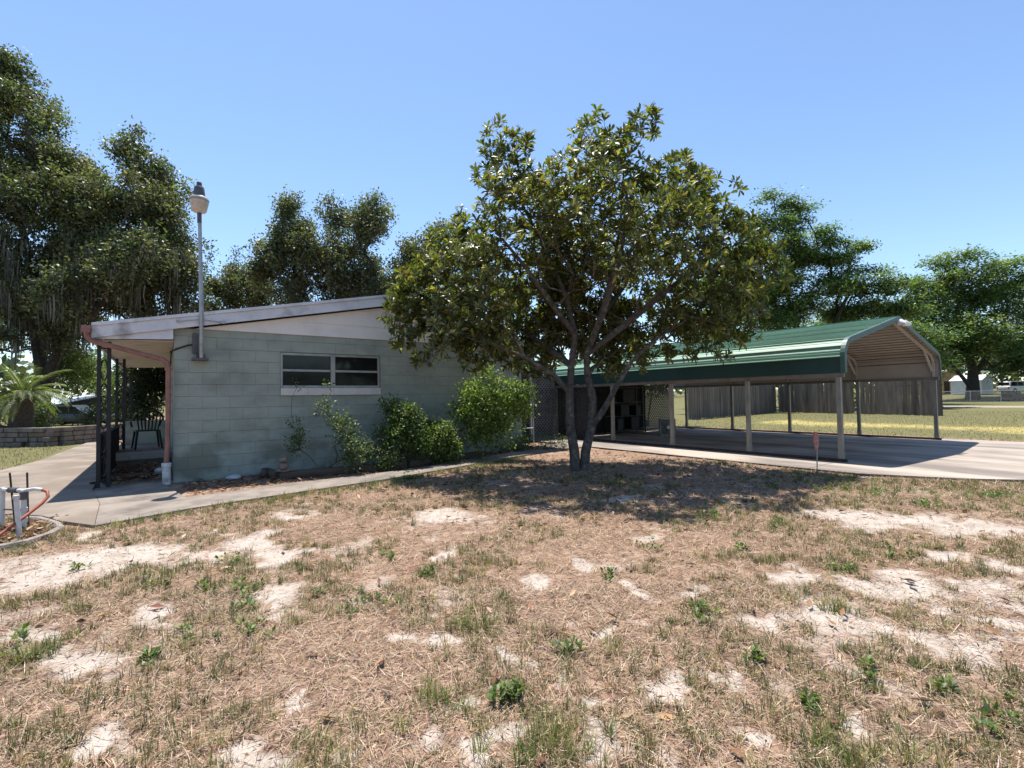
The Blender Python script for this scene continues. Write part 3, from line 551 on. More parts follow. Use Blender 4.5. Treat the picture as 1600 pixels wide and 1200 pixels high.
# roof section (offset from centre, height): vertical side, rounded eave, straight slope
sec = [(half, 1.79), (half, 2.09)]
for k in range(1, 6):
    a = R(k*14.0); sec.append((half-.40*(1-math.cos(a)), 2.09+.40*math.sin(a)))
sec.append((half-.40*(1-math.cos(R(76))), 2.09+.40*math.sin(R(76)))); sec.append((0, 3.17))
def path(side):
    pts = [Vector((xc+side*p[0], 0, p[1])) for p in sec]; out = [pts[0]]
    for a, b in zip(pts[:-1], pts[1:]):
        n = max(1, int((b-a).length/.02))
        for i in range(1, n+1): out.append(a.lerp(b, i/n))
    return out
def sheet(side, s0, s1, P, y0, y1, ribs, thick=.006):
    """ribbed sheet following the roof section between arc lengths s0 and s1"""
    acc = [0]
    for a, b in zip(P[:-1], P[1:]): acc.append(acc[-1]+(b-a).length)
    pts = []; s = s0
    while s <= s1+1e-6:
        i = max(j for j in range(len(acc)) if acc[j] <= s+1e-9); i = min(i, len(P)-2); f = (s-acc[i])/max(1e-6, acc[i+1]-acc[i])
        p = P[i].lerp(P[i+1], f); d = (P[i+1]-P[i]).normalized(); n = Vector((d.z, 0, -d.x))*(1 if side > 0 else -1)
        if n.z < 0 and abs(n.z) > .05: n = -n
        if abs(n.z) <= .05: n = Vector((side, 0, 0))
        h = 0
        if ribs:
            ph = (s-s0) % .23; h = .03 if ph < .022 else (.03*(1-(ph-.022)/.012) if ph < .034 else (.03*(ph-.218)/.012 if ph > .218 else 0)); ph2 = abs(((s-s0) % .23)-.135); h = max(h, .006 if ph2 < .018 else 0)
        pts.append((p+n*h, p+n*(h-thick))); s += .0115
    m = MB(); n = len(pts); vs = []
    for (o_, i_) in pts:
        vs += [(o_.x, y0, o_.z), (o_.x, y1, o_.z), (i_.x, y0, i_.z), (i_.x, y1, i_.z)]
    fo = []; fi = []
    for i in range(n-1):
        a, b = 4*i, 4*(i+1); fo.append((a, a+1, b+1, b)); fi.append((a+2, b+2, b+3, a+3)); fi.append((a, b, b+2, a+2)); fi.append((a+1, a+3, b+3, b+1))
    fi.append((0, 2, 3, 1)); e = 4*(n-1); fi.append((e, e+1, e+3, e+2))
    m.v = vs; m.f = fo+fi; m.mi = [0]*len(fo)+[1]*len(fi); return m
for side in (-1, 1):
    P = path(side); tot = sum((b-a).length for a, b in zip(P[:-1], P[1:]))
    cuts = [0, .31, 1.1, 1.95, 2.8, tot]
    for i in range(5):
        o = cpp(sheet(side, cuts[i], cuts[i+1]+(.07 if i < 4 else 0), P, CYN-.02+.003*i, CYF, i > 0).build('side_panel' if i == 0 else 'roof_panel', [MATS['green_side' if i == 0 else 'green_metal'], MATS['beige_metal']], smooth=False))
        o.location.z += .004*i
    # lapped rib seams showing on the underside
    acc = 0.0; nxt = .40
    for a, b in zip(P[:-1], P[1:]):
        acc += (b-a).length
        if acc >= nxt:
            d = (b-a).normalized(); nn = Vector((d.z, 0, -d.x))*side; nn = -nn if nn.z < 0 else nn
            c = b-nn*.0095; cpp(MB().bar((c.x, CYN+.05, c.z), (c.x, CYF-.05, c.z), .022, .006, up=nn).build('panel_seam', MATS['seam_dark'])); nxt += .23
    # end trim following the arch
    for yy in (CYN-.035, CYF+.0):
        q = [(p.x, p.z) for p in P[::3]]+[(P[-1].x, P[-1].z)]; m = MB(); vs = []
        for j, (x, z) in enumerate(q):
            a = q[max(0, j-1)]; b = q[min(len(q)-1, j+1)]; d = Vector((b[0]-a[0], b[1]-a[1])).normalized(); nn = Vector((d.y, -d.x))*(1 if side > 0 else -1)
            if nn.y < -.02: nn = -nn
            for (off, y) in ((.034, yy-.012), (.034, yy+.07), (.026, yy+.07), (.026, yy-.004), (-.075, yy-.004), (-.075, yy-.012)): vs.append((x+nn.x*off, y, z+nn.y*off))
        fs = [(6*j+k, 6*j+(k+1) % 6, 6*(j+1)+(k+1) % 6, 6*(j+1)+k) for j in range(len(q)-1) for k in range(6)]
        m.add(vs, fs); cpp(m.build('end_trim', MATS['trim_green']))
cpp(MB().bar((xc, CYN-.03, 3.195), (xc, CYF, 3.195), .22, .012).build('ridge_cap', MATS['green_metal']))
# frame: posts, base rails, eave rails and bent arches
yp = [CYN+.1, 5.68, 7.72, 9.78, 11.75]
PM = MATS['post_metal']; BM_ = MATS['beige_metal']
for x, side in ((CX0, -1), (CX1, 1)):
    for y in yp:
        p = cpp(MB().box((x-.042, y-.042, TOP+.06), (x+.042, y+.042, 1.708)).build('post', PM, bevel=.006))
        cpp(MB().box((x-.047, y-.047, TOP+.062), (x+.047, y+.047, TOP+.20)).build('post_sleeve', PM))
    cpp(MB().box((x-.03, CYN, TOP+.002), (x+.03, CYF, TOP+.06)).build('base_rail', MATS['rust'], bevel=.004))
    cpp(MB().box((x-.035, CYN+.0, 1.71), (x+.035, CYF-.02, 1.79)).build('eave_rail', MATS['rail_metal'], bevel=.004))
for y in yp:
    for side in (-1, 1):
        pts = [(xc+side*(half-.085), y, 1.80), (xc+side*(half-.085), y, 2.02)]+[(xc+side*(p[0]-.06), y, p[1]-.06) for p in sec[3:-1]]+[(xc, y, 3.09)]
        m = MB()
        for a, b in zip(pts[:-1], pts[1:]): m.bar(a, b, .055, .055, up=(0, 1, 0))
        cpp(m.build('arch_frame', BM_))
    for side in (-1, 1): cpp(MB().bar((xc+side*(half-.09), y+.03, 1.95), (xc+side*(half-.85), y+.03, 2.58), .045, .045).build('knee_brace', BM_))
# twin floodlight at the peak
fl = thing('floodlight', 'white twin floodlight under the carport peak', 'light', (xc+.05, CYN-.05, 3.05))
mat('lamp_white', (0.75, 0.73, 0.72), 0.4, 0.1, 9, 0.05, 30)
MB().lathe([(.05, 0), (.05, .03), (.02, .035)], (0, -.0, 0), 12, axis='y').build('mount_plate', MATS['lamp_white'], fl, smooth=True)
for s in (-1, 1):
    h_ = MB().lathe([(.03, .0), (.05, .05), (.075, .12), (.08, .15)], (0, -.17, 0), 14, axis='y').build('lamp_head', MATS['lamp_white'], fl, smooth=True); h_.location = (s*.12, 0, .0); h_.rotation_euler = (R(20), 0, R(s*25))
    MB().tube([(0, -.01, 0), (s*.07, -.04, 0), (s*.11, -.06, 0)], .014, 6).build('arm', MATS['lamp_white'], fl)

# ---- lattice screens
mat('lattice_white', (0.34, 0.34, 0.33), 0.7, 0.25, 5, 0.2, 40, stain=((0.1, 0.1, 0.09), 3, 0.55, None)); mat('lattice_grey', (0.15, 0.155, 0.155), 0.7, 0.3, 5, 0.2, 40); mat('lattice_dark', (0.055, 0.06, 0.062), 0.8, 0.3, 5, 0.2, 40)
def lattice(label, p, q, z0, z1, m, pitch=.125, wd=.034):
    a = Vector((*p, 0)); b = Vector((*q, 0)); Ln = (b-a).length; H = z1-z0
    t = thing('lattice_screen', label, 'lattice', (p[0], p[1], z0), math.atan2(b.y-a.y, b.x-a.x), 'lattice screens')
    for sgn in (1, -1):
        k = -H if sgn > 0 else 0.0
        while k < Ln+(0 if sgn > 0 else H):
            # slat line x = k + sgn*z clipped to the panel
            za, zb = 0, H
            if sgn > 0: za = max(0, -k); zb = min(H, Ln-k)
            else: za = max(0, k-Ln); zb = min(H, k)
            if zb-za > .06: MB().bar((k+sgn*za, -.004 if sgn > 0 else .004, za), (k+sgn*zb, -.004 if sgn > 0 else .004, zb), .0075, wd, up=(1, 0, 0)).build('slat', m, t)
            k += pitch
    for (u, v) in (((0, 0), (Ln, 0)), ((0, H), (Ln, H)), ((0, 0), (0, H)), ((Ln, 0), (Ln, H))): MB().bar((u[0], 0, u[1]), (v[0], 0, v[1]), .035, .05, up=(0, 0, 1) if u[1] == v[1] else (1, 0, 0)).build('frame', m, t)
    return t
lattice('grey lattice screen beside the white post behind the tree', (9.75, 12.3), (10.88, 12.3), .06, 2.1, MATS['lattice_grey'])
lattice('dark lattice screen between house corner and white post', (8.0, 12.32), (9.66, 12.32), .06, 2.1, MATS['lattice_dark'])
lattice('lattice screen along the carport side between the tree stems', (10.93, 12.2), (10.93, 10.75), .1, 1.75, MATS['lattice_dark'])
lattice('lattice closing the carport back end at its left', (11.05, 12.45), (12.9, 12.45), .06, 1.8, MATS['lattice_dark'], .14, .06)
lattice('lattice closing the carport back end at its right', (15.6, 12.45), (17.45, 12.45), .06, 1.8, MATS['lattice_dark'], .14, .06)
pp = MB().box((9.67, 12.24, 0), (9.74, 12.31, 2.3)).build('white_post', MATS['white_wood'], bevel=.006); tag(pp, 'tall white wooden post at the left edge of the lattice', 'post')
fr = thing('pipe_frame', 'thin white pipe frame standing between bushes and white post', 'frame', (8.4, 11.2, 0))
MB().tube([(.55, 0, 0), (.55, 0, 1.75)], .014, 8).build('upright', MATS['pvc'], fr); MB().tube([(-.6, 0, .5), (.55, 0, .5)], .014, 8).build('crossbar', MATS['pvc'], fr)
# unseen roof and near-black walls added to keep gap and carport end dark
br = MB().box((7.95, 12.5, 2.22), (10.86, 19.4, 2.32)).build('added_shade_roof', MATS['roofing']); tag(br, 'unseen flat roof added behind the tree to keep the gap dark', 'roof')
u2 = MB().box((7.95, 13.0, 0), (11.9, 13.12, 2.2)).build('gap_dark_backing', MATS['dark_room']); tag(u2, 'dark backing added behind the lattice between house and carport', 'wall')
uw = MB().box((12.75, 12.6, 0), (15.85, 12.72, 2.2)).build('carport_dark_backing', MATS['dark_room']); tag(uw, 'dark backing added behind the lattice at the back of the carport', 'wall')
# stored things at the back of the carport
mat('tarp_dark', (0.018, 0.02, 0.022), 0.6, 0.4, 4, 0.3, 12); mat('brown_door', (0.05, 0.028, 0.02), 0.6, 0.3, 4, 0.1, 30)
sf = thing('storage_shelf', 'dark metal shelving against the back of the carport', 'shelf', (14.0, 12.0, TOP))
for x in (-.9, .9):
    for y in (-.2, .2): MB().box((x-.02, y-.02, 0), (x+.02, y+.02, 1.75)).build('upright', MATS['iron_black'], sf)
for z in (.12, .62, 1.12, 1.68): MB().box((-.92, -.22, z), (.92, .22, z+.025)).build('shelf_board', MATS['tarp_dark'], sf)
for k, (x, z, w_, h_, lab) in enumerate(((-.5, .145, .3, .38, 'dark box on the lowest storage shelf, left'), (.35, .145, .4, .42, 'wide dark box on the lowest storage shelf'), (-.2, .645, .42, .4, 'dark box on the second storage shelf'), (.55, .645, .25, .35, 'small dark box on the second shelf, right'), (0, 1.145, .55, .45, 'large dark box on the upper storage shelf'))):
    bx = thing('storage_box', lab, 'box', (14.0+x, 12.0, TOP+z+.002), R(rnd.uniform(-6, 6)), 'boxes on the storage shelf'); MB().box((-w_/2, -.18, 0), (w_/2, .18, h_)).build('carton', MATS['tarp_dark'], bx, bevel=.01); MB().box((-w_/2-.006, -.186, h_-.05), (w_/2+.006, .186, h_+.006)).build('lid', MATS['tarp_dark'], bx, bevel=.004)
cb = thing('storage_cabinet', 'tall dark brown cabinet just inside the carport', 'cabinet', (11.5, 11.9, TOP))
MB().box((-.35, -.25, 0), (.35, .25, 1.7)).build('body', MATS['brown_door'], cb, bevel=.01)
for s in (-1, 1): MB().box((s*.175-.165, -.272, .04), (s*.175+.165, -.252, 1.66)).build('door', MATS['brown_door'], cb, bevel=.006)
fan = thing('box_fan', 'white square box fan on the carport floor', 'fan', (13.75, 9.98, TOP), R(-30))
FW = MATS['lamp_white']; mat('fan_dark', (0.16, 0.16, 0.16), 0.5, 0.2, 6, 0.05, 30)
m = MB(); 
for a, b in (((-.27, 0, .03), (.27, 0, .03)), ((-.27, 0, .57), (.27, 0, .57)), ((-.255, 0, .03), (-.255, 0, .57)), ((.255, 0, .03), (.255, 0, .57))): m.bar(a, b, .12, .03, up=(0, 0, 1) if a[2] == b[2] else (1, 0, 0))
m.build('housing', MATS['lattice_white'], fan, bevel=.004)
for r_ in np.arange(.04, .25, .03): MB().tube([(r_*math.cos(a), -.058, .3+r_*math.sin(a)) for a in np.linspace(0, 2*math.pi, 25)], .0025, 4, cap=False).build('grille_ring', MATS['lattice_white'], fan)
for k in range(5):
    a = k*2*math.pi/5; vs = []
    for r_ in (.05, .14, .22):
        for da, dy in ((-.35, -.025), (.35, .025)): vs.append((r_*math.cos(a+da), dy, .3+r_*math.sin(a+da)))
    MB().add(vs, [(0, 1, 3, 2), (2, 3, 5, 4)]).build('blade', MATS['fan_dark'], fan)
MB().lathe([(.055, -.03), (.055, .02), (.03, .03)], (0, -.06, .3), 14, axis='y').build('hub', FW, fan, smooth=True)
MB().box((-.24, .045, .05), (.24, .05, .55)).build('back_grille', MATS['fan_dark'], fan)
for s in (-1, 1): MB().box((s*.2-.03, -.1, 0), (s*.2+.03, .1, .014)).build('foot', MATS['lattice_white'], fan)
# red garden stake at the edge of the slab
mat('red_clay', (0.42, 0.13, 0.09), 0.6, 0.3, 30, 0.3, 60, col2=(0.5, 0.32, 0.26)); mat('stake_grey', (0.36, 0.33, 0.30), 0.6, 0.2, 9)
st = thing('garden_stake', 'red leaf-shaped garden stake standing in front of the carport', 'stake', (9.33, 3.69, 0))
MB().tube([(.0, .0, -.1), (.012, -.01, .42)], .009, 6).build('rod', MATS['stake_grey'], st)
o_ = [(0, .36), (.04, .44), (.062, .54), (.058, .64), (.03, .715), (-.03, .715), (-.058, .64), (-.062, .54), (-.04, .44)]
hd_ = MB().prism_y(o_, -.012, .012).build('leaf_plate', MATS['red_clay'], st, bevel=.006); hd_.rotation_euler = (0, 0, R(-20))
for z in (.48, .55, .62):
    b_ = MB().bar((-.04, -.016, z-.02), (.04, -.016, z+.02), .006, .01).build('rib', MATS['stake_grey'], st); b_.rotation_euler = (0, 0, R(-20))

# ---- wooden privacy fence behind
mat('fence_wood', (0.165, 0.128, 0.10), 0.9, 0.45, 3.5, 0.4, 30, world=True, stretch=(1.6, 1.6, .2), col2=(0.08, 0.066, 0.055), objrand=0.3)
boards = [MB().prism_y([(-.068, 0), (.068, 0), (.068, h), (.03, h+.03), (-.03, h+.03), (-.068, h)], -.01, .01).mesh('board', MATS['fence_wood']) for h in (2.1, 2.16, 2.2)]
def fence(label, p, q, skip=()):
    a = Vector((*p, 0)); b = Vector((*q, 0)); Ln = (b-a).length
    t = thing('wooden_fence', label, 'fence', (p[0], p[1], 0), math.atan2(b.y-a.y, b.x-a.x), 'weathered board fence sections'); r2 = random.Random(int(p[0]*10))
    n = int(Ln/.139)
    for k in range(n):
        x = k*.139+.07
        if k in skip: continue
        o = obj('board', boards[r2.randrange(3)], t, (x, r2.uniform(-.006, .006), r2.uniform(-.02, .03)), (0, R(r2.gauss(0, .45)), 0))
    for z in (.45, 1.7): MB().box((0, .014, z), (Ln, .055, z+.09)).build('rail', MATS['fence_wood'], t)
    x = 0.0
    while x < Ln: MB().box((x-.05, .057, 0), (x+.05, .15, 2.05)).build('fence_post', MATS['fence_wood'], t); x += 2.4
    return t
fence('grey board fence section facing the open carport', (24.3, 16.2), (37.4, 17.4))
fence('dark board fence section with gaps running to the right end', (37.5, 17.3), (35.2, 7.4), skip=(39,))

# ================================================================== PLANTS
leaf_mat('leaf_glossy', 0.4, 0.42, (1.3, 1.4, 0.45), 0.5); leaf_mat('leaf_small', 0.5, 0.38); leaf_mat('leaf_oak', 0.5, 0.35); leaf_mat('dry', 0.8, 0.12, (1.1, 1, .8), 0.2); leaf_mat('grass', 0.6, 0.25, (1.2, 1.2, .6), 0.3)
leaf_mat('moss', 0.9, 0.2, (1, 1, .9), 0.1)
mat('bark_grey', (0.095, 0.082, 0.07), 0.95, 0.5, 11, 1.0, 26, col2=(0.035, 0.03, 0.026), stain=((0.25, 0.24, 0.21), 11, 0.6, None)); mat('bark_dark', (0.055, 0.045, 0.038), 0.95, 0.35, 4, 0.8, 15); mat('twig', (0.11, 0.085, 0.06), 0.9, 0.3, 9)
def unit(v): return v/np.maximum(1e-9, np.linalg.norm(v, axis=-1, keepdims=True))
def leaves4(base, ax, nrm, ln, wd, fold=.25, droop=.12):
    """folded, drooping leaves: 5 vertices, 4 triangles each"""
    n = len(base); ax = unit(ax); sd = unit(np.cross(ax, nrm)); up = np.cross(sd, ax); ln = ln[:, None]; wd = wd[:, None]
    mid = base+ax*ln*.5; tip = base+ax*ln-up*ln*droop
    L_ = mid+sd*wd*.5+up*wd*fold; R_ = mid-sd*wd*.5+up*wd*fold
    V = np.stack([base, L_, mid, R_, tip], 1).reshape(-1, 3); i = np.arange(n)[:, None]*5
    F = np.concatenate([i+np.array([0, 2, 1]), i+np.array([0, 3, 2]), i+np.array([1, 2, 4]), i+np.array([2, 3, 4])], 0)
    return V, F
def leaves8(base, ax, nrm, ln, wd, fold=.2, droop=.15):
    """long oblong leaves, widest beyond the middle: 8 vertices, 8 triangles each"""
    n = len(base); ax = unit(ax); sd = unit(np.cross(ax, nrm)); up = np.cross(sd, ax); ln = ln[:, None]; wd = wd[:, None]
    M1 = base+ax*ln*.34+up*ln*.02; M2 = base+ax*ln*.72-up*ln*droop*.35; tip = base+ax*ln-up*ln*droop
    V = np.stack([base, M1+sd*wd*.38+up*wd*fold*.7, M1, M1-sd*wd*.38+up*wd*fold*.7, M2+sd*wd*.5+up*wd*fold, M2, M2-sd*wd*.5+up*wd*fold, tip], 1).reshape(-1, 3); i = np.arange(n)[:, None]*8
    return V, np.concatenate([i+np.array(t) for t in ([0, 2, 1], [0, 3, 2], [1, 2, 5], [1, 5, 4], [2, 3, 6], [2, 6, 5], [4, 5, 7], [5, 6, 7])], 0)
def leaves2(base, ax, nrm, ln, wd):
    """small far leaves: diamond of two triangles"""
    n = len(base); ax = unit(ax); sd = unit(np.cross(ax, nrm)); ln = ln[:, None]; wd = wd[:, None]
    V = np.stack([base, base+ax*ln*.5+sd*wd*.5, base+ax*ln, base+ax*ln*.5-sd*wd*.5], 1).reshape(-1, 3); i = np.arange(n)[:, None]*4
    return V, np.concatenate([i+np.array([0, 1, 2]), i+np.array([0, 2, 3])], 0)
def pick(n, cols, wts, jit=.25):
    c = np.array(cols)[rng.choice(len(cols), n, p=np.array(wts)/sum(wts))]; return c*(1+jit*rng.normal(size=(n, 1)).clip(-2, 2))*(1+.06*rng.normal(size=(n, 3)))
def rand_dir(n, zb=0): 
    v = rng.normal(size=(n, 3)); v[:, 2] += zb; return unit(v)
class Skel:
    """branch skeleton: stems given by hand, then twigs grown to the tip points"""
    def __init__(s, stems):
        s.p = []; s.par = []; s.plen = []; s.fixed = {}
        for st in stems:
            prev = st.get('from', -1)
            for j, q in enumerate(st['pts']):
                s.p.append(np.array(q, float)); s.par.append(prev); s.plen.append(0 if prev < 0 else s.plen[prev]+np.linalg.norm(s.p[-1]-s.p[prev])); prev = len(s.p)-1
                if 'r' in st: s.fixed[prev] = st['r'][0]+(st['r'][1]-st['r'][0])*j/max(1, len(st['pts'])-1)
    def grow(s, tips, step=.3, jit=.12, sag=.1, alpha=.15, skip=0):
        root = s.p[min(len(s.p)-1, skip)]; order = np.argsort(np.linalg.norm(tips-root, axis=1)); s.tipnode = np.zeros(len(tips), int); s.tipdir = np.zeros((len(tips), 3))
        cap = len(tips)*14+len(s.p)+10; A = np.zeros((cap, 3)); n = len(s.p); A[:n] = np.array(s.p); PL = np.zeros(cap); PL[:n] = s.plen; ok = np.zeros(cap, bool); ok[skip:n] = True
        for t in order:
            d = np.linalg.norm(A[:n]-tips[t], axis=1); c = d+alpha*PL[:n]; c[~ok[:n]] = 1e9; j = int(np.argmin(c)); D = d[j]; k = max(1, min(12, int(D/step))); a = A[j].copy(); prev = j
            off = rng.normal(size=3)*jit*D
            for i in range(1, k+1):
                f = i/k; q = a+(tips[t]-a)*f+off*math.sin(math.pi*f)+np.array((0, 0, -sag*D))*math.sin(math.pi*f)
                A[n] = q; PL[n] = PL[prev]+np.linalg.norm(q-A[prev]); ok[n] = True; s.p.append(q); s.par.append(prev); s.plen.append(PL[n]); prev = n; n += 1
            s.tipnode[t] = prev; dv = A[prev]-A[s.par[prev]]; s.tipdir[t] = dv/max(1e-6, np.linalg.norm(dv))
    def wood(s, r0=.006, ex=.42, rmax=.3, sides=(8, 6, 4), minr=0):
        n = len(s.p); cnt = np.zeros(n); kids = [[] for _ in range(n)]
        for i in range(n):
            if s.par[i] >= 0: kids[s.par[i]].append(i)
        for i in range(n-1, -1, -1):
            if not kids[i]: cnt[i] = 1
            if s.par[i] >= 0: cnt[s.par[i]] += cnt[i]
        r = np.minimum(r0*cnt**ex, rmax)
        for k, v in s.fixed.items(): r[k] = v
        mb = MB(); started = set()
        def chain(i, par):
            pts = [] if par < 0 else [s.p[par]]; rr = [] if par < 0 else [min(r[par], r[i]*1.15)]; cur = i
            while True:
                pts.append(s.p[cur]); rr.append(r[cur])
                if not kids[cur]: break
                ks = sorted(kids[cur], key=lambda c: -cnt[c] if c not in s.fixed else -1e6-cnt[c])
                for o in ks[1:]: todo.append((o, cur))
                cur = ks[0]
            return pts, rr
        todo = [(i, -1) for i in range(n) if s.par[i] < 0]
        while todo:
            i, par = todo.pop(); pts, rr = chain(i, par)
            if len(pts) < 2 or max(rr) < minr: continue
            k = sides[0] if max(rr) > .05 else (sides[1] if max(rr) > .015 else sides[2]); mb.tube(pts, rr, k, cap=False)
        return mb
def lobe_tips(lobes, n, shell=.55, up=.3, flat=1.0):
    L = np.array(lobes, float); wts = L[:, 3]**2.2; c = rng.choice(len(L), n, p=wts/wts.sum()); d = rand_dir(n, up)
    rad = L[c, 3]*(shell+(1-shell)*rng.random(n))**(1/1.0); v = d*rad[:, None]; v[:, 2] *= flat
    return L[c, :3]+v
def to_world(P, base):
    P = np.asarray(P, float); out = np.zeros_like(P); out[:, :2] = np.array(base[:2])+P[:, :1]*RX+P[:, 1:2]*DX; out[:, 2] = P[:, 2]+(base[2] if len(base) > 2 else 0); return out
def stuff(name, V, F, m, parent, col, smooth=False):
    o = obj(name, npmesh(name, V, F, m, smooth, col), parent); o['kind'] = 'stuff'; return o

# ---- the broad-leaved evergreen in the middle of the yard (local frame: right, away, up)
TB = (6.41, 6.66, 0)
tree = thing('evergreen_tree', 'broad evergreen tree with two mottled trunks and large leathery leaves', 'tree', TB)
def tw(P): return to_world(P, (0, 0, 0))
stemA = [(-.06, 0, -.1), (-.08, 0, .35), (-.15, .05, .9), (-.14, .06, 1.5), (-.10, .03, 2.0), (-.02, 0, 2.6), (-.15, .1, 3.3), (-.5, .1, 4.2), (-.95, .1, 5.1), (-1.3, .05, 6.0)]
stemB = [(.10, .02, -.1), (.14, .04, .35), (.27, .05, .85), (.30, .02, 1.35), (.2, 0, 1.8), (.18, -.03, 2.2), (.45, 0, 2.9), (.7, 0, 3.7), (.9, 0, 4.7), (1.0, 0, 5.9)]
stems = [dict(pts=tw(stemA), r=(.105, .016)), dict(pts=tw(stemB), r=(.10, .016))]
sk = Skel(stems)
def idx(stem, i): return i if stem == 'A' else len(stemA)+i
def addstem(frm, pts, r):
    prev = frm
    for j, q in enumerate(tw(pts)):
        sk.p.append(q); sk.par.append(prev); sk.plen.append(sk.plen[prev]+np.linalg.norm(q-sk.p[prev])); prev = len(sk.p)-1; sk.fixed[prev] = r[0]+(r[1]-r[0])*j/max(1, len(pts)-1)
addstem(idx('B', 2), [(.45, -.1, 1.1), (.7, -.15, 1.55), (1.0, -.2, 2.05), (1.5, -.3, 2.5), (2.2, -.3, 2.9)], (.06, .02))
addstem(idx('A', 3), [(-.5, -.2, 1.85), (-1.0, -.3, 2.15), (-1.6, -.35, 2.4), (-2.3, -.3, 2.9)], (.05, .018))
addstem(idx('A', 4), [(-.5, .5, 2.4), (-1.1, 1.0, 2.9), (-1.7, 1.3, 3.5)], (.06, .02))
addstem(idx('B', 5), [(.9, -.2, 2.75), (1.6, -.3, 3.3), (2.4, -.2, 3.9), (3.0, 0, 4.3)], (.065, .02))
addstem(idx('B', 6), [(.9, .7, 3.4), (1.4, 1.3, 4.0)], (.055, .02))
addstem(idx('A', 5), [(-.5, -.5, 3.1), (-1.0, -.9, 3.7), (-1.5, -1.0, 4.3)], (.05, .018))
addstem(idx('B', 5), [(.4, -.7, 2.9), (.6, -1.2, 3.7), (.7, -1.5, 4.5)], (.05, .018))
sk.plen = list(sk.plen)
LOB = [(-1.5, 0, 6.5, .42), (-1.05, .1, 6.35, .36), (-1.35, 0, 5.8, .6), (-.95, .3, 5.1, .85), (.4, 0, 6.65, .42), (.95, 0, 6.3, .45), (1.35, -.1, 6.65, .42), (.85, .1, 5.7, .75), (1.9, .2, 5.6, .7), (1.7, .1, 5.1, .9), (2.65, 0, 5.3, .6), (2.4, .2, 4.7, .8), (-2.0, .1, 4.8, .4), (3.3, .2, 2.85, .5), (2.5, -.4, 2.7, .5), (1.7, -.3, 2.75, .4), (-3.3, 0, 2.85, .5), (-1.6, -.6, 2.6, .5), (-2.2, .2, 2.45, .45), (3.75, 0, 4.1, .4), (.7, .9, 2.2, .45), (-.7, 1.0, 2.2, .5), (.7, 1.2, 3.0, .75), (-.7, .6, 3.9, .8), (.9, .4, 4.3, .75), (4.0, 0, 3.7, .35), (-1.9, 0, 2.3, .5), (-2.9, .1, 2.5, .5), (-1.2, .2, 2.2, .4), (1.3, .2, 2.2, .4), (2.0, .1, 2.4, .5), (2.9, 0, 2.5, .5), (.7, .4, 1.95, .35), (-3.4, 0, 3.3, .4), (0, .9, 3.4, .75), (.5, 1.0, 2.7, .6), (-.5, .9, 2.7, .6), (0, .6, 4.2, .7), (-.2, 1.4, 2.6, .6), (1.2, 1.1, 3.0, .6), (3.15, .1, 4.3, .75), (3.25, 0, 3.5, .7), (2.5, -.6, 3.3, .85), (2.7, .5, 3.0, .7),
       (-2.2, 0, 4.15, .75), (-2.8, 0, 3.6, .75), (-3.1, .1, 3.1, .6), (-2.0, .8, 3.1, .85), (-2.0, -.9, 3.5, .85), (0, 1.5, 4.6, 1.0), (0, -1.4, 4.7, .95), (-.5, 1.6, 3.3, 1.1), (1.6, 1.5, 3.9, 1.15), (1.5, -1.4, 4.2, .95), (.0, 0, 5.0, .85), (-1.0, -1.2, 4.5, .95), (-3.1, .2, 3.8, .4),
       (-1.3, .9, 2.6, .6), (2.0, .7, 2.7, .6), (1.3, .9, 2.4, .55), (-2.4, -.4, 2.7, .55), (3.5, .1, 3.9, .5), (.6, -1.6, 3.7, .6)]
tips = tw(lobe_tips(LOB, 4300, .45, .2)); bare = tw(lobe_tips([(-1.3, -.6, 3.2, .9), (1.3, -.6, 3.4, .9), (0, -.8, 3.6, 1.0), (-2.2, -.4, 3.0, .7), (2.3, -.4, 3.3, .8), (0, -.6, 4.6, .9), (.8, -.6, 2.7, .5), (-.7, -.5, 2.5, .5)], 420, .2, .2)); sk.grow(bare, .2, .14, .04, .12, skip=4); sk.plen = list(sk.plen)
sk.grow(tips, .22, .10, .05, .12, skip=4)
tb = sk.wood(.0042, .43, .12, (12, 6, 4)); tb.build('trunk', MATS['bark_grey'], tree, smooth=True)
GLC = [(0.08, 0.098, 0.036), (0.145, 0.158, 0.05), (0.26, 0.25, 0.08), (0.15, 0.10, 0.065)]
def rosette(nl, seed):
    n = nl; az = np.arange(n)*2.4+rng.random(n)*.5; el = rng.uniform(.1, 1.15, n); s = np.sin(el+.35); ax = np.stack([np.cos(az)*s, np.sin(az)*s, np.cos(el+.35)], 1)
    nr = np.stack([-np.cos(az)*np.cos(el+.35), -np.sin(az)*np.cos(el+.35), s], 1)+rng.normal(size=(n, 3))*.15
    base_ = ax*.012+np.stack([0*az, 0*az, -rng.random(n)*.09], 1); ln = rng.uniform(.09, .18, n); return base_, ax, nr, ln, ln*rng.uniform(.27, .34, n)
def align(P, d):
    """rotate local +z of P to directions d; P (n,k,3), d (n,3)"""
    d = unit(d); ref = np.where(np.abs(d[:, 2:]) > .95, np.array([[1., 0, 0]]), np.array([[0, 0, 1.]])); x = unit(np.cross(ref, d)); y = np.cross(d, x)
    return P[..., 0:1]*x[:, None]+P[..., 1:2]*y[:, None]+P[..., 2:3]*d[:, None]
tipsdir = unit(sk.tipdir*.7+unit(tips-np.array([0, 0, 3.6]))*.35+np.array((0, 0, .45)))
depth = tips[:, :2]@DX; outer = np.argsort(depth+rng.normal(size=len(tips))*.3)[:260]; isout = np.zeros(len(tips), bool); isout[outer] = True
rest = np.where(~isout)[0]; Bs, As, Ns, Ls, Ws = [], [], [], [], []
protos = [rosette(12, i) for i in range(24)]; which = rng.integers(0, 24, len(rest))
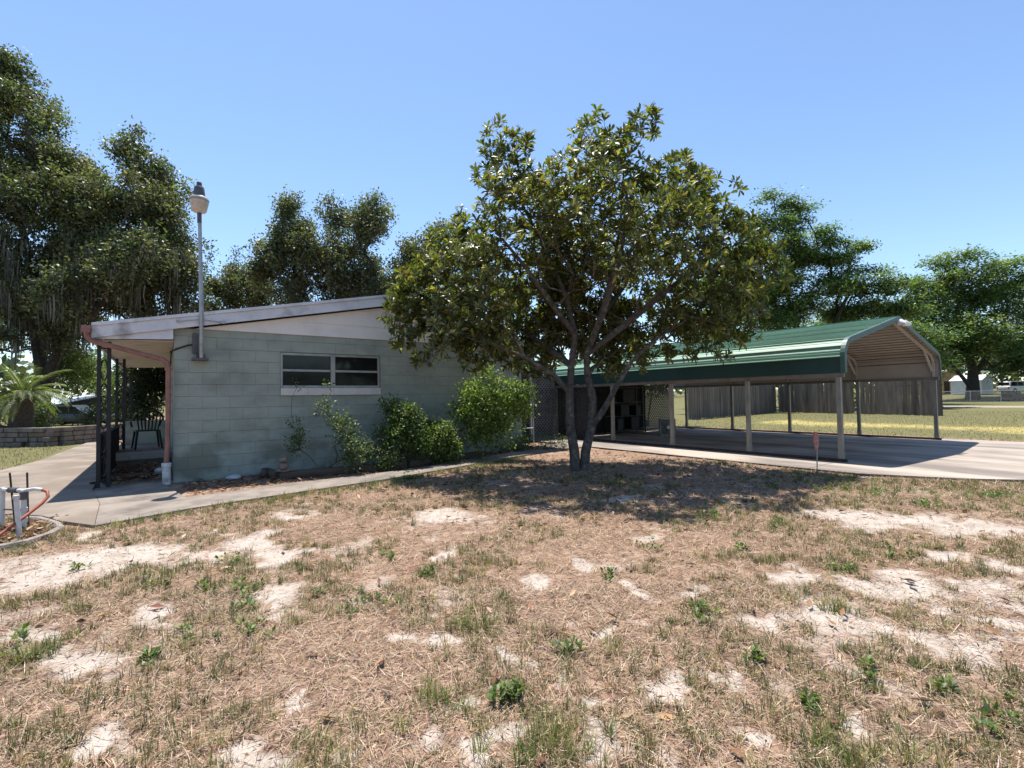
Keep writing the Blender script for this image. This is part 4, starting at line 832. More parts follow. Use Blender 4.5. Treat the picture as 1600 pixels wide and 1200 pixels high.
for k in range(24):
    sel = rest[which == k]
    if not len(sel): continue
    b_, a_, n_, l_, w_ = protos[k]; d = tipsdir[sel]; m_ = len(sel)
    Bs.append((align(np.repeat(b_[None], m_, 0), d)+tips[sel][:, None]).reshape(-1, 3)); As.append(align(np.repeat(a_[None], m_, 0), d).reshape(-1, 3)); Ns.append(align(np.repeat(n_[None], m_, 0), d).reshape(-1, 3))
    sc = np.repeat(rng.uniform(.8, 1.15, m_), len(l_)); Ls.append(np.tile(l_, m_)*sc); Ws.append(np.tile(w_, m_)*sc)
Bs, As, Ns, Ls, Ws = map(np.concatenate, (Bs, As, Ns, Ls, Ws)); V, F = leaves8(Bs, As, Ns, Ls, Ws, .2, .16)
lc = pick(len(Bs), GLC, [5, 3.2, 1.6, .3], .2); stuff('crown', V, F, MATS['leaf_glossy'], tree, np.repeat(lc, 8, 0))
rm = []
for k in range(8):
    b_, a_, n_, l_, w_ = rosette(12, 50+k); V, F = leaves8(b_, a_, n_, l_, w_, .2, .16); rm.append(npmesh('leaf_rosette', V, F, MATS['leaf_glossy'], False, np.repeat(pick(12, GLC, [4, 3.2, 2.2, .25], .2), 8, 0)))
for t in outer:
    q = Vector(tipsdir[t]).to_track_quat('Z', 'Y'); o = obj('leaf_rosette', rm[rnd.randrange(8)], tree); o.rotation_mode = 'QUATERNION'; o.rotation_quaternion = q; o.location = tips[t]; s_ = rnd.uniform(.85, 1.15); o.scale = (s_, s_, s_)

# ---- shrubs in the bed
def shrub(name, label, base, lobes, ntips, per, ln, cols, wts, canes=5, step=.12, r0=.0025, spread=.06, leafm='leaf_small', group=None, up=.4, cat='bush', shell=.35, wd=.5):
    t = thing(name, label, cat, base, 0, group)
    st = [dict(pts=[(rng.normal()*.05, rng.normal()*.05, -.05), (rng.normal()*.08, rng.normal()*.08, .15)]) for _ in range(canes)]
    s = Skel(st); tp = tw(lobe_tips(lobes, ntips, shell, up)); tp[:, 2] = np.maximum(tp[:, 2], .05); s.grow(tp, step, .12, -.03, .2)
    s.wood(r0, .4, .03, (6, 5, 3)).build('stem', MATS['twig'], t, smooth=True)
    n = ntips*per; b_ = np.repeat(tp, per, 0)+rng.normal(size=(n, 3))*spread; ax = unit(np.repeat(s.tipdir, per, 0)*.5+rand_dir(n, .2)); nr = rand_dir(n, 1.2); l_ = rng.uniform(.65, 1.25, n)*ln
    V, F = leaves4(b_, ax, nr, l_, l_*wd, .18, .1); stuff('foliage', V, F, MATS[leafm], t, np.repeat(pick(n, cols, wts), 5, 0)); return t
G1 = [(0.065, 0.105, 0.03), (0.12, 0.17, 0.045), (0.22, 0.26, 0.075)]; G2 = [(0.07, 0.11, 0.05), (0.13, 0.17, 0.07), (0.19, 0.22, 0.1)]; G3 = [(0.15, 0.22, 0.05), (0.27, 0.34, 0.08), (0.09, 0.14, 0.03)]
shrub('rose_bush', 'leggy pale rose bush with bare canes below the window', (2.45, 9.5, 0), [(-.45, 0, .75, .2), (-.5, 0, .5, .18), (-.5, 0, 1.0, .12), (.05, -.1, 1.3, .2), (.3, 0, .95, .28), (.45, .05, .7, .3), (.1, .05, 1.7, .07), (-.5, .05, 1.72, .1), (.75, -.1, .45, .25), (.55, 0, .3, .25)], 210, 11, .062, G2, [3, 3, 2], 8, .12, .0045, .06, up=.1, shell=.1)
shrub('leafy_bush', 'dark dense bush right of the rose under the window corner', (4.0, 9.4, 0), [(-.1, 0, .55, .5), (.1, .1, .95, .42), (-.25, .1, 1.25, .22), (.3, 0, .5, .35)], 520, 14, .07, G1, [5, 2.5, .8], 7)
shrub('leafy_bush', 'rounded mid-green bush between dark bush and tall bush', (4.75, 9.4, 0), [(-.1, 0, .38, .38), (.15, 0, .55, .36), (-.15, .1, .62, .28), (.3, -.05, .3, .3)], 560, 14, .066, G1, [2.5, 3, 2], 7)
shrub('tall_bush', 'tallest bright yellow-green bush in front of the gable wall', (5.9, 9.3, 0), [(0, 0, .6, .6), (.0, 0, 1.15, .55), (.4, 0, 1.35, .4), (-.15, 0, 1.55, .35), (.75, -.1, 1.25, .35), (.45, 0, .75, .5), (.95, -.1, 1.0, .25), (.3, 0, 1.75, .2), (.7, 0, 1.6, .25), (.1, 0, 2.0, .22), (1.0, -.1, 1.5, .3), (-.4, 0, 1.0, .4)], 800, 13, .075, G3, [3, 2.2, 2], 9, spread=.08, shell=.15)
shrub('low_shrub', 'low grey-green shrub at the front of the bed', (3.45, 9.3, 0), [(0, 0, .25, .3), (.3, 0, .2, .25), (-.3, .1, .3, .25)], 120, 10, .05, G2, [2, 3, 2], 6)
shrub('weed_clump', 'bright green weed clump growing through the bed timber', (3.55, 9.2, 0), [(0, 0, .1, .16), (.1, 0, .08, .13)], 36, 8, .045, G3, [2, 3, 1], 4, cat='weed')
shrub('ground_vine', 'low dark vine spreading at the foot of the white post', (7.6, 10.0, 0), [(-.7, .0, .08, .3), (0, 0, .1, .35), (.6, .1, .1, .3), (1.0, .3, .1, .3), (.2, .3, .2, .3)], 260, 8, .05, G1, [4, 2, .5], 6, cat='vine')

# ---- yard cover: straw, tufts, weeds, fallen leaves
VIEW = ROT.transposed()
def in_view(x, y, z=0.0, mg=1.12):
    P = np.stack([x, y, np.full_like(x, z-1.4)], 1)@np.array(VIEW).T; dep = -P[:, 2]
    return (dep > .6) & (np.abs(P[:, 0]/dep) < 800/746.6*mg) & (P[:, 1]/dep > -600/746.6*mg)
def on_paving(x, y):
    def inside(poly):
        r = np.zeros(len(x), bool); j = len(poly)-1
        for i in range(len(poly)):
            (xi, yi), (xj, yj) = poly[i], poly[j]; c = ((yi > y) != (yj > y)); r ^= c & (x < (xj-xi)*(y-yi)/((yj-yi) if abs(yj-yi) > 1e-9 else 1e-9)+xi); j = i
        return r
    W_ = [(-0.7, 7.2), (0.31, 7.56), (1.34, 7.75), (3.09, 8.0), (4.8, 8.45), (6.56, 9.0), (8.2, 9.4), (9.48, 9.45), (9.48, 30), (0.15, 30), (.15, 10.3), (-2.05, 27), (-2.51, 16.64), (-2.83, 14.85), (-4, 12.6), (-11, 10.4), (-11, 8.1), (-5, 8.6), (-2.2, 9), (-1.5, 8.7), (-1, 7.8)]
    K_ = [(9.45, 18), (9.45, 3.1), (10.05, 1.9), (10.55, 1.3), (11.4, -2), (11.4, -30), (18.15, -30), (18.15, 18)]
    return inside(W_) | inside(K_)
def sample(n, dmin, dmax, p=1.0):
    """points on the yard in view, denser close up"""
    out = []
    while sum(len(a) for a in out) < n:
        k = n*2; dep = (dmin**p+(dmax**p-dmin**p)*rng.random(k))**(1/p); lat = rng.uniform(-1.2, 1.2, k)*dep
        x = RX[0]*lat+DX[0]*dep; y = RX[1]*lat+DX[1]*dep; ok = ~on_paving(x, y) & (np.hypot(x-TB[0], y-TB[1]) > .18); out.append(np.stack([x[ok], y[ok]], 1))
    return np.concatenate(out)[:n]
def blades(P, az, tilt, ln, wd, bend):
    """grass blades: 5 vertices, 3 triangles"""
    d = np.stack([np.cos(az), np.sin(az), 0*az], 1); s = np.stack([-np.sin(az), np.cos(az), 0*az], 1); w_ = wd[:, None]/2
    def at(f, b): a = tilt+bend*b; return P+(d*np.sin(a)[:, None]+np.array((0, 0, 1.))*np.cos(a)[:, None])*(ln*f)[:, None]
    m_ = at(.55, .35); tip = m_+(d*np.sin(tilt+bend)[:, None]+np.array((0, 0, 1.))*np.cos(tilt+bend)[:, None])*(ln*.45)[:, None]; tip[:, 2] = np.maximum(tip[:, 2], P[:, 2]+.002)
    V = np.stack([P-s*w_, P+s*w_, m_-s*w_*.75, m_+s*w_*.75, tip], 1).reshape(-1, 3); i = np.arange(len(P))[:, None]*5
    return V, np.concatenate([i+np.array([0, 1, 3]), i+np.array([0, 3, 2]), i+np.array([2, 3, 4])], 0)
def put(x, y): return np.stack([x, y, ground_z(x, y)-.010*sand_at(x, y)*(np.hypot(x, y) < 12)], 1)
STRAW = [(0.44, 0.325, 0.225), (0.34, 0.24, 0.165), (0.54, 0.43, 0.31), (0.17, 0.115, 0.083)]
Q = np.concatenate([sample(60000, 1.3, 3.6, 1.6), sample(60000, 3.4, 6.5, 1.8), sample(45000, 6.2, 11, 1.8)]); x, y = Q[:, 0], Q[:, 1]
keep = rng.random(len(x)) > np.clip(sand_at(x, y)*1.2-.14, 0, .90); x, y = x[keep], y[keep]; P = put(x, y); P[:, 2] += rng.random(len(P))*.012; n = len(P)
dist = np.hypot(x, y); k_ = 1+.10*np.clip(dist-2, 0, 8)
V, F = blades(P, rng.random(n)*6.283, rng.normal(1.38, .16, n), rng.uniform(.03, .10, n)*k_, rng.uniform(.0016, .0038, n)*k_, rng.normal(.15, .25, n))
o = stuff('straw_litter', V, F, MATS['dry'], None, np.repeat(pick(n, STRAW, [4, 4, 1.6, 3], .24), 5, 0)); tag(o, 'dry tan straw thatch lying across the sandy front yard', 'straw')
# standing tufts, half green half dry, in drifts
def tufts(name, label, C, nb, h, cols, wts, spread=.03, wd=.0032, tl=.45, cat='grass'):
    n0 = len(C); cnt = rng.integers(nb[0], nb[1], n0); id_ = np.repeat(np.arange(n0), cnt); n = len(id_); hh = np.repeat(rng.uniform(h[0], h[1], n0), cnt)*rng.uniform(.45, 1.1, n)
    sp_ = np.repeat(rng.uniform(.6, 1.6, n0), cnt)*spread; a = rng.random(n)*6.283; rr = np.sqrt(rng.random(n))*sp_; X = C[id_, 0]+np.cos(a)*rr; Y = C[id_, 1]+np.sin(a)*rr; P = put(X, Y); kd = 1+.08*np.clip(np.hypot(X, Y)-2, 0, 10)
    V, F = blades(P, a+rng.normal(size=n)*.9, np.abs(rng.normal(0, tl, n)), hh, wd*rng.uniform(.7, 1.3, n)*kd, np.abs(rng.normal(.4, .35, n)))
    cc = pick(n0, cols, wts, .2)[id_]*(1+.25*rng.normal(size=(n, 1)).clip(-2, 2)); return tag(stuff(name, V, F, MATS['grass'], None, np.repeat(np.clip(cc, .01, .8), 5, 0)), label, cat)
def drift(C, seed, lo, sandlim=.5): 
    f = fbm(C[:, 0]*1.3, C[:, 1]*1.3, seed); return C[(f > lo) & (sand_at(C[:, 0], C[:, 1]) < sandlim)]
GC = [(0.125, 0.14, 0.05), (0.08, 0.108, 0.036), (0.33, 0.26, 0.14), (0.22, 0.205, 0.09)]
C = drift(np.concatenate([sample(4200, 1.4, 4.2, 1.5), sample(8500, 4, 10, 1.7)]), 41, .49); tufts('grass_tufts', 'thin olive grass tufts standing through the straw of the yard', C, (8, 26), (.025, .09), GC, [3, 2.5, 3, 3])
C = drift(np.concatenate([sample(900, 1.4, 4.2, 1.5), sample(1400, 4, 10, 1.7)]), 77, .40); tufts('dry_tufts', 'short dry straw-coloured tufts among the yard grass', C, (6, 18), (.03, .08), [(0.42, 0.31, 0.18), (0.33, 0.25, 0.13)], [1, 1], .035, .003, .7, 'straw')
# greener grass along the slab edge and round the well bed, and a few lush clumps
C = np.stack([rng.uniform(7.6, 9.4, 420), rng.uniform(-3, 3.6, 420)], 1); C = C[~on_paving(C[:, 0], C[:, 1])]; C = C[rng.random(len(C)) < np.clip((C[:, 0]-7.2)/1.8, .1, 1)]
C2 = np.stack([rng.uniform(-.6, 6.8, 240), np.zeros(240)], 1); C2[:, 1] = np.interp(C2[:, 0], [-.6, .31, 1.34, 3.09, 4.8, 6.56, 8], [7.15, 7.5, 7.7, 7.95, 8.4, 8.9, 9.4])-np.abs(rng.normal(0, .12, 240))
C3 = np.concatenate([np.stack([cx+rng.normal(0, .09, 16), cy+rng.normal(0, .09, 16)], 1) for cx, cy in ((1.30, 1.48), (1.25, 1.55), (2.3, .62), (-.62, 3.8), (3.6, 1.35), (0.5, 2.05), (1.0, 2.0), (2.1, .85), (1.5, 2.6))])
tufts('green_grass', 'greener grass fringing the slab edge and walkway', np.concatenate([C, C2, C3]), (14, 34), (.05, .13), [(0.12, 0.16, 0.04), (0.20, 0.21, 0.07), (0.30, 0.26, 0.11)], [3, 3, 1.5], .035)
# broad-leaved weeds in patches
B_, A_, N_, L_ = [], [], [], []
for cx, cy, ax, ay, bx, by in WEED:
    area = max(.012, abs(ax*by-ay*bx)*3.1); ns = int(np.clip(area*110, 5, 60)); u = rng.normal(size=(ns, 2))*.55
    for du, dv in u:
        px, py = cx+ax*du+bx*dv, cy+ay*du+by*dv; q = put(np.array([px]), np.array([py]))[0]; nl = rng.integers(7, 15); az = rng.random(nl)*6.283; el = rng.uniform(.25, 1.2, nl); h_ = rng.uniform(0, .045, nl)
        a_ = np.stack([np.cos(az)*np.cos(el), np.sin(az)*np.cos(el), np.sin(el)*.8], 1); B_.append(q+np.stack([np.cos(az)*.014, np.sin(az)*.014, h_], 1)); A_.append(a_); N_.append(np.array((0, 0, 1.))+rng.normal(size=(nl, 3))*.3); L_.append(rng.uniform(.02, .048, nl))
B_, A_, N_, L_ = map(np.concatenate, (B_, A_, N_, L_)); V, F = leaves4(B_, A_, N_, L_, L_*.55, .12, .1)
tag(stuff('broadleaf_weeds', V, F, MATS['leaf_small'], None, np.repeat(pick(len(B_), [(0.10, 0.15, 0.03), (0.16, 0.20, 0.05), (0.07, 0.11, 0.03)], [3, 2, 2]), 5, 0)), 'low broad-leaved green weeds patching the front yard', 'weeds')
# fallen leaves: under the tree, in the bed, on the porch floor and scattered over the yard
def fallen(n, fx):
    X, Y, Z = fx(n); a = rng.random(n)*6.283; ax = np.stack([np.cos(a), np.sin(a), rng.normal(0, .2, n)], 1); nr = np.array((0, 0, 1.))+rng.normal(size=(n, 3))*.35; l_ = rng.uniform(.04, .11, n)
    return leaves4(np.stack([X, Y, Z+.012+rng.random(n)*.012], 1), ax, nr, l_, l_*rng.uniform(.3, .45, n), .3, -.1)
def under_tree(n): a = rng.random(n)*6.283; r_ = np.sqrt(rng.random(n))*4.0; X = TB[0]+np.cos(a)*r_; Y = TB[1]-.8+np.sin(a)*r_*.8; k = ~on_paving(X, Y); X[~k] = TB[0]; Y[~k] = TB[1]-1; return X, Y, ground_z(X, Y)
def bed(n): f = rng.random(n); X = .3+f*7.4; yf = np.interp(X, [0, .27, 1.54, 3.95, 6.4, 8.08], [8.9, 8.6, 8.8, 8.95, 9.7, 10.1]); Y = yf+(10.3-yf)*rng.random(n)**.8; return X, Y, ground_z(X, Y)
def porch(n): return rng.uniform(-.85, .1, n), rng.uniform(10.5, 13.1, n), np.full(n, .036)+rng.random(n)**2*.09
def yard(n): Q = sample(n, 1.5, 9, 1.5); return Q[:, 0], Q[:, 1], ground_z(Q[:, 0], Q[:, 1])
def wellbed(n): return rng.uniform(-1.9, -1.0, n), rng.uniform(6.9, 8.2, n), np.zeros(n)
FL = [(0.17, 0.085, 0.05), (0.28, 0.16, 0.09), (0.40, 0.27, 0.17), (0.09, 0.05, 0.035)]
for nm, lab, n, fx in (('fallen_leaves', 'brown fallen leaves spread under the evergreen tree', 1500, under_tree), ('fallen_leaves', 'brown leaf litter along the foot of the gable wall', 2600, bed), ('fallen_leaves', 'dark leaf litter heaped on the porch floor', 900, porch), ('fallen_leaves', 'single curled brown leaves scattered over the open yard', 420, yard), ('fallen_leaves', 'tan leaf litter around the well pipes', 500, wellbed), ('leaf_crumbs', 'small dark crumbs of dead leaf mixed into the straw', 9000, yard)):
    V, F = fallen(n, fx)
    if nm == 'leaf_crumbs': c5 = V.reshape(-1, 5, 3); V = (c5[:, :1]+(c5-c5[:, :1])*.3).reshape(-1, 3)
    tag(stuff(nm, V, F, MATS['dry'], None, np.repeat(pick(n, FL, [3, 3, 2, 2]), 5, 0)), lab, 'leaves')

# ================================================================== BACKGROUND
# ---- back lawn grass (behind the carport and left of the drive)
n = 52000; X = 18.4+rng.random(n)**1.15*26; Y = rng.uniform(-14, 20, n); k = (Y < 16.0+(X-24)*.09) | (X < 24); X, Y = X[k], Y[k]
n2 = 12000; X2 = rng.uniform(-9, -2.6, n2); Y2 = rng.uniform(14.5, 30, n2); k = X2 < np.interp(Y2, [14.5, 16.6, 30], [-2.95, -2.6, -2.2]); X2, Y2 = X2[k], Y2[k]
X = np.concatenate([X, X2]); Y = np.concatenate([Y, Y2]); n = len(X); yl = np.exp(-((X-24.4-.06*(Y-5)-4*(fbm(X*.4,Y*.4,61)-.5))/2.9)**2)
P = np.stack([X, Y, ground_z(X, Y)], 1); V, F = blades(P, rng.random(n)*6.283, np.abs(rng.normal(.5, .5, n)), rng.uniform(.03, .09, n), rng.uniform(.008, .016, n), np.abs(rng.normal(.3, .3, n)))
c = pick(n, [(0.10, 0.115, 0.04), (0.165, 0.16, 0.06), (0.29, 0.24, 0.12)], [3, 3, 2.5]); yy = (rng.random(n) < yl*.6)[:, None]; c = np.where(yy, pick(n, [(0.55, 0.43, 0.15), (0.45, 0.36, 0.13)], [1, 1]), c)
tag(stuff('lawn_grass', V, F, MATS['grass'], None, np.repeat(c, 5, 0)), 'rough lawn with a burnt yellow strip behind the carport', 'grass')

def view_pos(px, depth): lat = (px-800)/746.6*depth; return RX*lat+DX*depth
def big_tree(name, label, px, depth, lobes, ntips, per, ln, cols, wts, stems, flat=1.0, spread=.3, leafm='leaf_oak', group=None, r0=.02, moss=0, nz=.3, gz=0, wd=.55, up=.3, shell=.45, crown_px=None):
    b = view_pos(px, depth); t = thing(name, label, 'tree', (b[0], b[1], gz), 0, group)
    sub_ = []
    for (lx, ly, lz, lr) in lobes:
        for q in rand_dir(6, .15): f_ = rng.uniform(.35, .95); sub_.append((lx+q[0]*lr*f_, ly+q[1]*lr*f_, lz+q[2]*lr*f_*(flat if flat < 1 else 1), lr*rng.uniform(.38, .65)))
    lobes = sub_
    s = Skel([dict(pts=tw(st[0]), r=st[1]) for st in stems]); tp = tw(lobe_tips(lobes, ntips, shell, up, flat)); s.grow(tp, .8, .12, .02, .15, skip=2)
    s.wood(r0, .42, .32, (8, 5, 3), .012).build('trunk', MATS['bark_dark'], t, smooth=True)
    n = ntips*per; b_ = np.repeat(tp, per, 0)+rng.normal(size=(n, 3))*np.array((spread, spread, spread*flat)); ax = rand_dir(n, -.1)
    if flat < 1: ax[:, 2] *= .45
    nr = rand_dir(n, nz*4); l_ = rng.uniform(.6, 1.3, n)*ln; V, F = leaves2(b_, ax, nr, l_, l_*wd); cc = pick(ntips, cols, wts, .22); cc = np.repeat(cc, per, 0)*(1+.2*rng.normal(size=(n, 1)).clip(-2, 2))
    stuff('crown', V, F, MATS[leafm], t, np.repeat(np.clip(cc, .006, 1), 4, 0))
    if moss:
        low = tp[tp[:, 2] < np.percentile(tp[:, 2], 45)]; c_ = low[rng.integers(0, len(low), moss)]; per_ = 22; n = moss*per_; q = np.repeat(c_, per_, 0)+rng.normal(size=(n, 3))*np.array((.16, .16, .25)); h_ = np.repeat(rng.uniform(.5, 1.9, moss), per_)*rng.uniform(.5, 1.1, n); a = rng.random(n)*6.283; w_ = .035
        sv = np.stack([np.cos(a)*w_, np.sin(a)*w_, 0*a], 1); mid = q-np.array((0, 0, 1.))*(h_*.5)[:, None]+rng.normal(size=(n, 3))*.03; tip = q-np.array((0, 0, 1.))*h_[:, None]+rng.normal(size=(n, 3))*.06
        V = np.stack([q-sv, q+sv, mid-sv*.8, mid+sv*.8, tip], 1).reshape(-1, 3); i = np.arange(n)[:, None]*5; F = np.concatenate([i+np.array([0, 1, 3]), i+np.array([0, 3, 2]), i+np.array([2, 3, 4])], 0)
        stuff('spanish_moss', V, F, MATS['moss'], t, np.repeat(pick(n, [(0.2, 0.19, 0.16), (0.14, 0.135, 0.115)], [1, 1]), 5, 0))
    return t
OAK = [(0.075, 0.09, 0.045), (0.115, 0.13, 0.065), (0.19, 0.195, 0.11), (0.15, 0.13, 0.085)]
def lobes_px(lst, px0, depth, hz=622):
    """crown lobes given as (x pixel, y pixel, radius in pixels, depth offset in m) seen at a depth, turned into metres round the trunk"""
    k = depth/746.6; return [((x-px0)*k, dz, (hz-(x-800)*.0166-y)*k+1.4, r*k) for x, y, r, dz in lst]
L1 = lobes_px([(-15, 115, 48, 0), (12, 118, 30, 0), (-40, 160, 65, 0), (15, 150, 55, 1), (20, 235, 75, -1), (-60, 300, 110, 0), (60, 300, 70, 1), (110, 330, 60, -2), (90, 260, 42, 0), (150, 380, 75, 0), (215, 265, 45, 0), (235, 320, 55, 1), (262, 335, 40, -1), (205, 350, 55, 2), (280, 420, 45, 0), (235, 420, 70, -2), (40, 400, 95, -2), (130, 450, 75, 2), (220, 470, 50, 1), (30, 480, 75, 2), (285, 470, 32, 0), (-90, 430, 110, 0), (100, 500, 50, -2), (180, 490, 45, -3), (0, 520, 50, 3), (205, 215, 22, 0), (120, 285, 50, 1), (165, 305, 50, 0), (65, 235, 50, 1), (170, 400, 60, 1), (255, 380, 50, 1), (100, 400, 70, 1), (190, 440, 55, 0)], 60, 27)
big_tree('live_oak', 'large moss-hung live oak rising left of the house', 60, 27, L1, 5400, 42, .18, OAK, [4, 4, 2, .6], [([(0, 0, -.2), (.1, 0, 1.5), (.2, .1, 3.2), (-.6, .4, 5.5), (-1.2, .5, 8.5)], (.5, .16)), ([(.2, .05, 1.2), (.4, .1, 3.0), (1.8, -.3, 5.2), (3.6, -.4, 6.8), (5.0, -.2, 8.5)], (.34, .12)), ([(.2, .05, 1.4), (.3, .4, 3.0), (-.5, 2, 6), (.2, 2.5, 9)], (.3, .12))], spread=.24, moss=260)
L2 = lobes_px([(455, 335, 30, 0), (445, 385, 45, 0), (420, 420, 45, 1), (480, 400, 45, -1), (530, 350, 32, 0), (520, 400, 45, 1), (580, 345, 38, 0), (600, 375, 45, -1), (560, 410, 45, 0), (470, 450, 55, 0), (560, 460, 55, 1), (630, 400, 35, 1), (620, 450, 45, 0), (520, 480, 60, -1)], 520, 33)
big_tree('live_oak', 'dark oak standing directly behind the roof ridge', 520, 33, L2, 1800, 42, .19, OAK, [4, 4, 1.6, .8], [([(0, 0, -.2), (.1, 0, 2), (-.3, .2, 4.5), (-1.6, .2, 8), (-2.8, 0, 11)], (.42, .12)), ([(.1, 0, 2.2), (.8, 0, 4.5), (2, .2, 7.5), (2.8, 0, 11)], (.3, .1))], spread=.26, group='oaks behind the house')
L3 = lobes_px([(370, 425, 30, 0), (345, 450, 32, 0), (395, 460, 38, 0), (360, 490, 45, 1), (410, 490, 40, 0), (320, 490, 30, 0)], 365, 38)
big_tree('live_oak', 'lower oak between the yard light and the tall oak behind the roof', 365, 38, L3, 560, 40, .2, OAK, [3, 4, 2.2, .6], [([(0, 0, -.2), (0, 0, 2), (.2, .1, 4), (.3, 0, 7)], (.3, .12))], spread=.28, group='oaks behind the house')
L4 = lobes_px([(690, 370, 28, 0), (670, 420, 40, 0), (720, 420, 50, 0), (700, 480, 55, 0), (770, 440, 60, 0), (640, 480, 40, 0)], 710, 36)
big_tree('live_oak', 'dark oak half hidden behind the evergreen crown', 710, 36, L4, 650, 36, .22, OAK, [4, 4, 1.5, .6], [([(0, 0, -.2), (0, 0, 2.5), (.2, .1, 5), (.3, 0, 9)], (.34, .12))], spread=.28, group='oaks behind the house')
MIM = [(0.09, 0.145, 0.06), (0.145, 0.21, 0.078), (0.22, 0.27, 0.10)]
L5 = lobes_px([(1209, 305, 19, 0), (1245, 322, 24, 0), (1205, 350, 38, 0), (1250, 350, 25, 0), (1180, 390, 45, 1), (1230, 390, 40, -1), (1298, 360, 20, 0), (1312, 380, 28, 0), (1350, 392, 22, 0), (1330, 410, 35, 0), (1280, 410, 45, 1), (1373, 425, 20, 0), (1300, 450, 50, 0), (1350, 450, 40, -1), (1400, 448, 26, 0), (1240, 450, 55, 1), (1390, 475, 35, 0), (1180, 460, 60, 0), (1330, 490, 50, 0), (1250, 500, 60, 0), (1120, 440, 50, 0), (1420, 490, 40, 0)], 1270, 43)
big_tree('feathery_tree', 'tall airy tree with layered feathery foliage behind the carport roof', 1270, 43, L5, 2200, 44, .25, MIM, [3, 3, 1.5], [([(0, 0, -.2), (.1, 0, 2.5), (-.3, .3, 5), (-1.8, .2, 10), (-3, 0, 15)], (.4, .1)), ([(.1, 0, 2.6), (1, 0, 5), (3, .2, 9), (4.5, 0, 12)], (.3, .1))], flat=.5, spread=.42, nz=1.0, up=.1, shell=.35)
L6 = lobes_px([(1478, 410, 22, 0), (1510, 402, 24, 0), (1540, 402, 18, 0), (1480, 435, 30, 0), (1530, 430, 45, 0), (1570, 420, 30, 0), (1590, 460, 50, 0), (1500, 470, 55, 1), (1550, 480, 60, -1), (1450, 470, 38, 0), (1460, 500, 42, 1), (1500, 520, 55, -2), (1560, 530, 60, 1), (1620, 500, 70, 0), (1475, 540, 42, 0), (1600, 560, 50, 0), (1440, 490, 30, 0), (1530, 555, 40, -2), (1425, 480, 32, 0), (1440, 455, 28, 0), (1420, 520, 36, 0), (1455, 560, 36, 0)], 1520, 66)
big_tree('spreading_tree', 'broad spreading tree beyond the chain-link fence at right', 1520, 66, L6, 1800, 44, .40, MIM, [2.6, 3, 2], [([(0, 0, -.2), (.1, 0, 2), (.3, .1, 4.2), (-.6, .3, 8), (-1.5, .2, 13)], (.85, .2)), ([(.3, .1, 3.2), (2, 0, 5.5), (4.5, .2, 9), (5.5, 0, 13)], (.4, .14)), ([(.1, 0, 1.2), (-1.6, -.4, 3.0), (-3.5, -.3, 5.5), (-4.5, 0, 9)], (.3, .12))], flat=.6, spread=.6, nz=.8, up=.15, shell=.35, gz=.15)
L7 = lobes_px([(1090, 520, 45, 0), (1150, 510, 50, 1), (1215, 525, 50, -1), (1280, 520, 50, 0), (1345, 525, 48, 1), (1400, 530, 45, 0), (1440, 545, 42, 0), (1120, 560, 45, 0), (1200, 570, 45, 0), (1290, 575, 45, 0), (1370, 570, 45, 0), (1450, 580, 40, 0)], 1270, 52)
big_tree('thicket_tree', 'lower leafy tree bank filling behind the wooden fence', 1270, 52, L7, 1300, 42, .3, MIM, [3, 3, 1.5], [([(0, 0, -.2), (.1, 0, 2), (.2, .1, 4), (-2.5, .2, 6)], (.3, .12)), ([(.1, 0, 1.5), (1, 0, 3), (4, .2, 5), (8, 0, 6)], (.25, .1)), ([(.1, 0, 1.2), (-2, 0, 3), (-7, .2, 5), (-11, 0, 6)], (.25, .1))], flat=.8, spread=.5, nz=.8, up=.15, shell=.3)
# ---- palm in a stone planter at left
mat('palm_trunk', (0.10, 0.07, 0.05), 0.95, 0.4, 10, 0.8, 14, stretch=(1, 1, 2.5)); mat('planter_stone', (0.20, 0.165, 0.135), 0.95, 0.3, 2.5, 0.6, 40, world=True)
pb = view_pos(34, 17.6); palm = thing('date_palm', 'small palm with thick shaggy trunk behind the stone planter', 'palm', (pb[0], pb[1], .5))
MB().tube([(0, 0, -.5), (.0, 0, .2), (.03, 0, .7), (.05, 0, 1.15), (.05, 0, 1.4)], [.36, .34, .33, .26, .12], 14).build('trunk', MATS['palm_trunk'], palm, smooth=True)
MB().tube([(-.1, 0, .0), (-.5, -.2, .15), (-.95, -.3, .65)], [.12, .11, .09], 8).build('side_trunk', MATS['palm_trunk'], palm, smooth=True)
for f in range(34):
    az = f*2.4; el = R(rnd.uniform(-15, 80)); Ln = rnd.uniform(1.1, 1.7); d0 = Vector((math.cos(az)*math.cos(el), math.sin(az)*math.cos(el), math.sin(el))); p = Vector((.05, 0, 1.35)); pts = [p.copy()]; d = d0.copy()
    for i in range(9): d = (d+Vector((0, 0, -.13))).normalized(); p = p+d*Ln/9; pts.append(p.copy())
    B_, A_, N_, L_ = [], [], [], []
    for i in range(2, 10):
        dd_ = (pts[i]-pts[i-1]).normalized(); sd = dd_.cross(Vector((0, 0, 1))).normalized()
        for s in (-1, 1):
            for j in range(3): B_.append(pts[i-1].lerp(pts[i], j/3)); A_.append(dd_*.75+sd*s*.7+Vector((0, 0, -.12))); N_.append((0, 0, 1)); L_.append(.34*(1-.05*abs(i-5)))
    V, F = leaves4(np.array(B_), np.array(A_), np.array(N_, float), np.array(L_), np.full(len(L_), .028), .2, .25); c = pick(len(B_), [(0.12, 0.16, 0.05), (0.20, 0.23, 0.08)], [1, 1], .15)
    fr_ = obj('frond', npmesh('frond', V, F, MATS['leaf_small'], False, np.repeat(c, 5, 0)), palm); MB().tube(pts, [.014]*5+[.006]*5, 5).build('rachis', MATS['twig'], fr_)
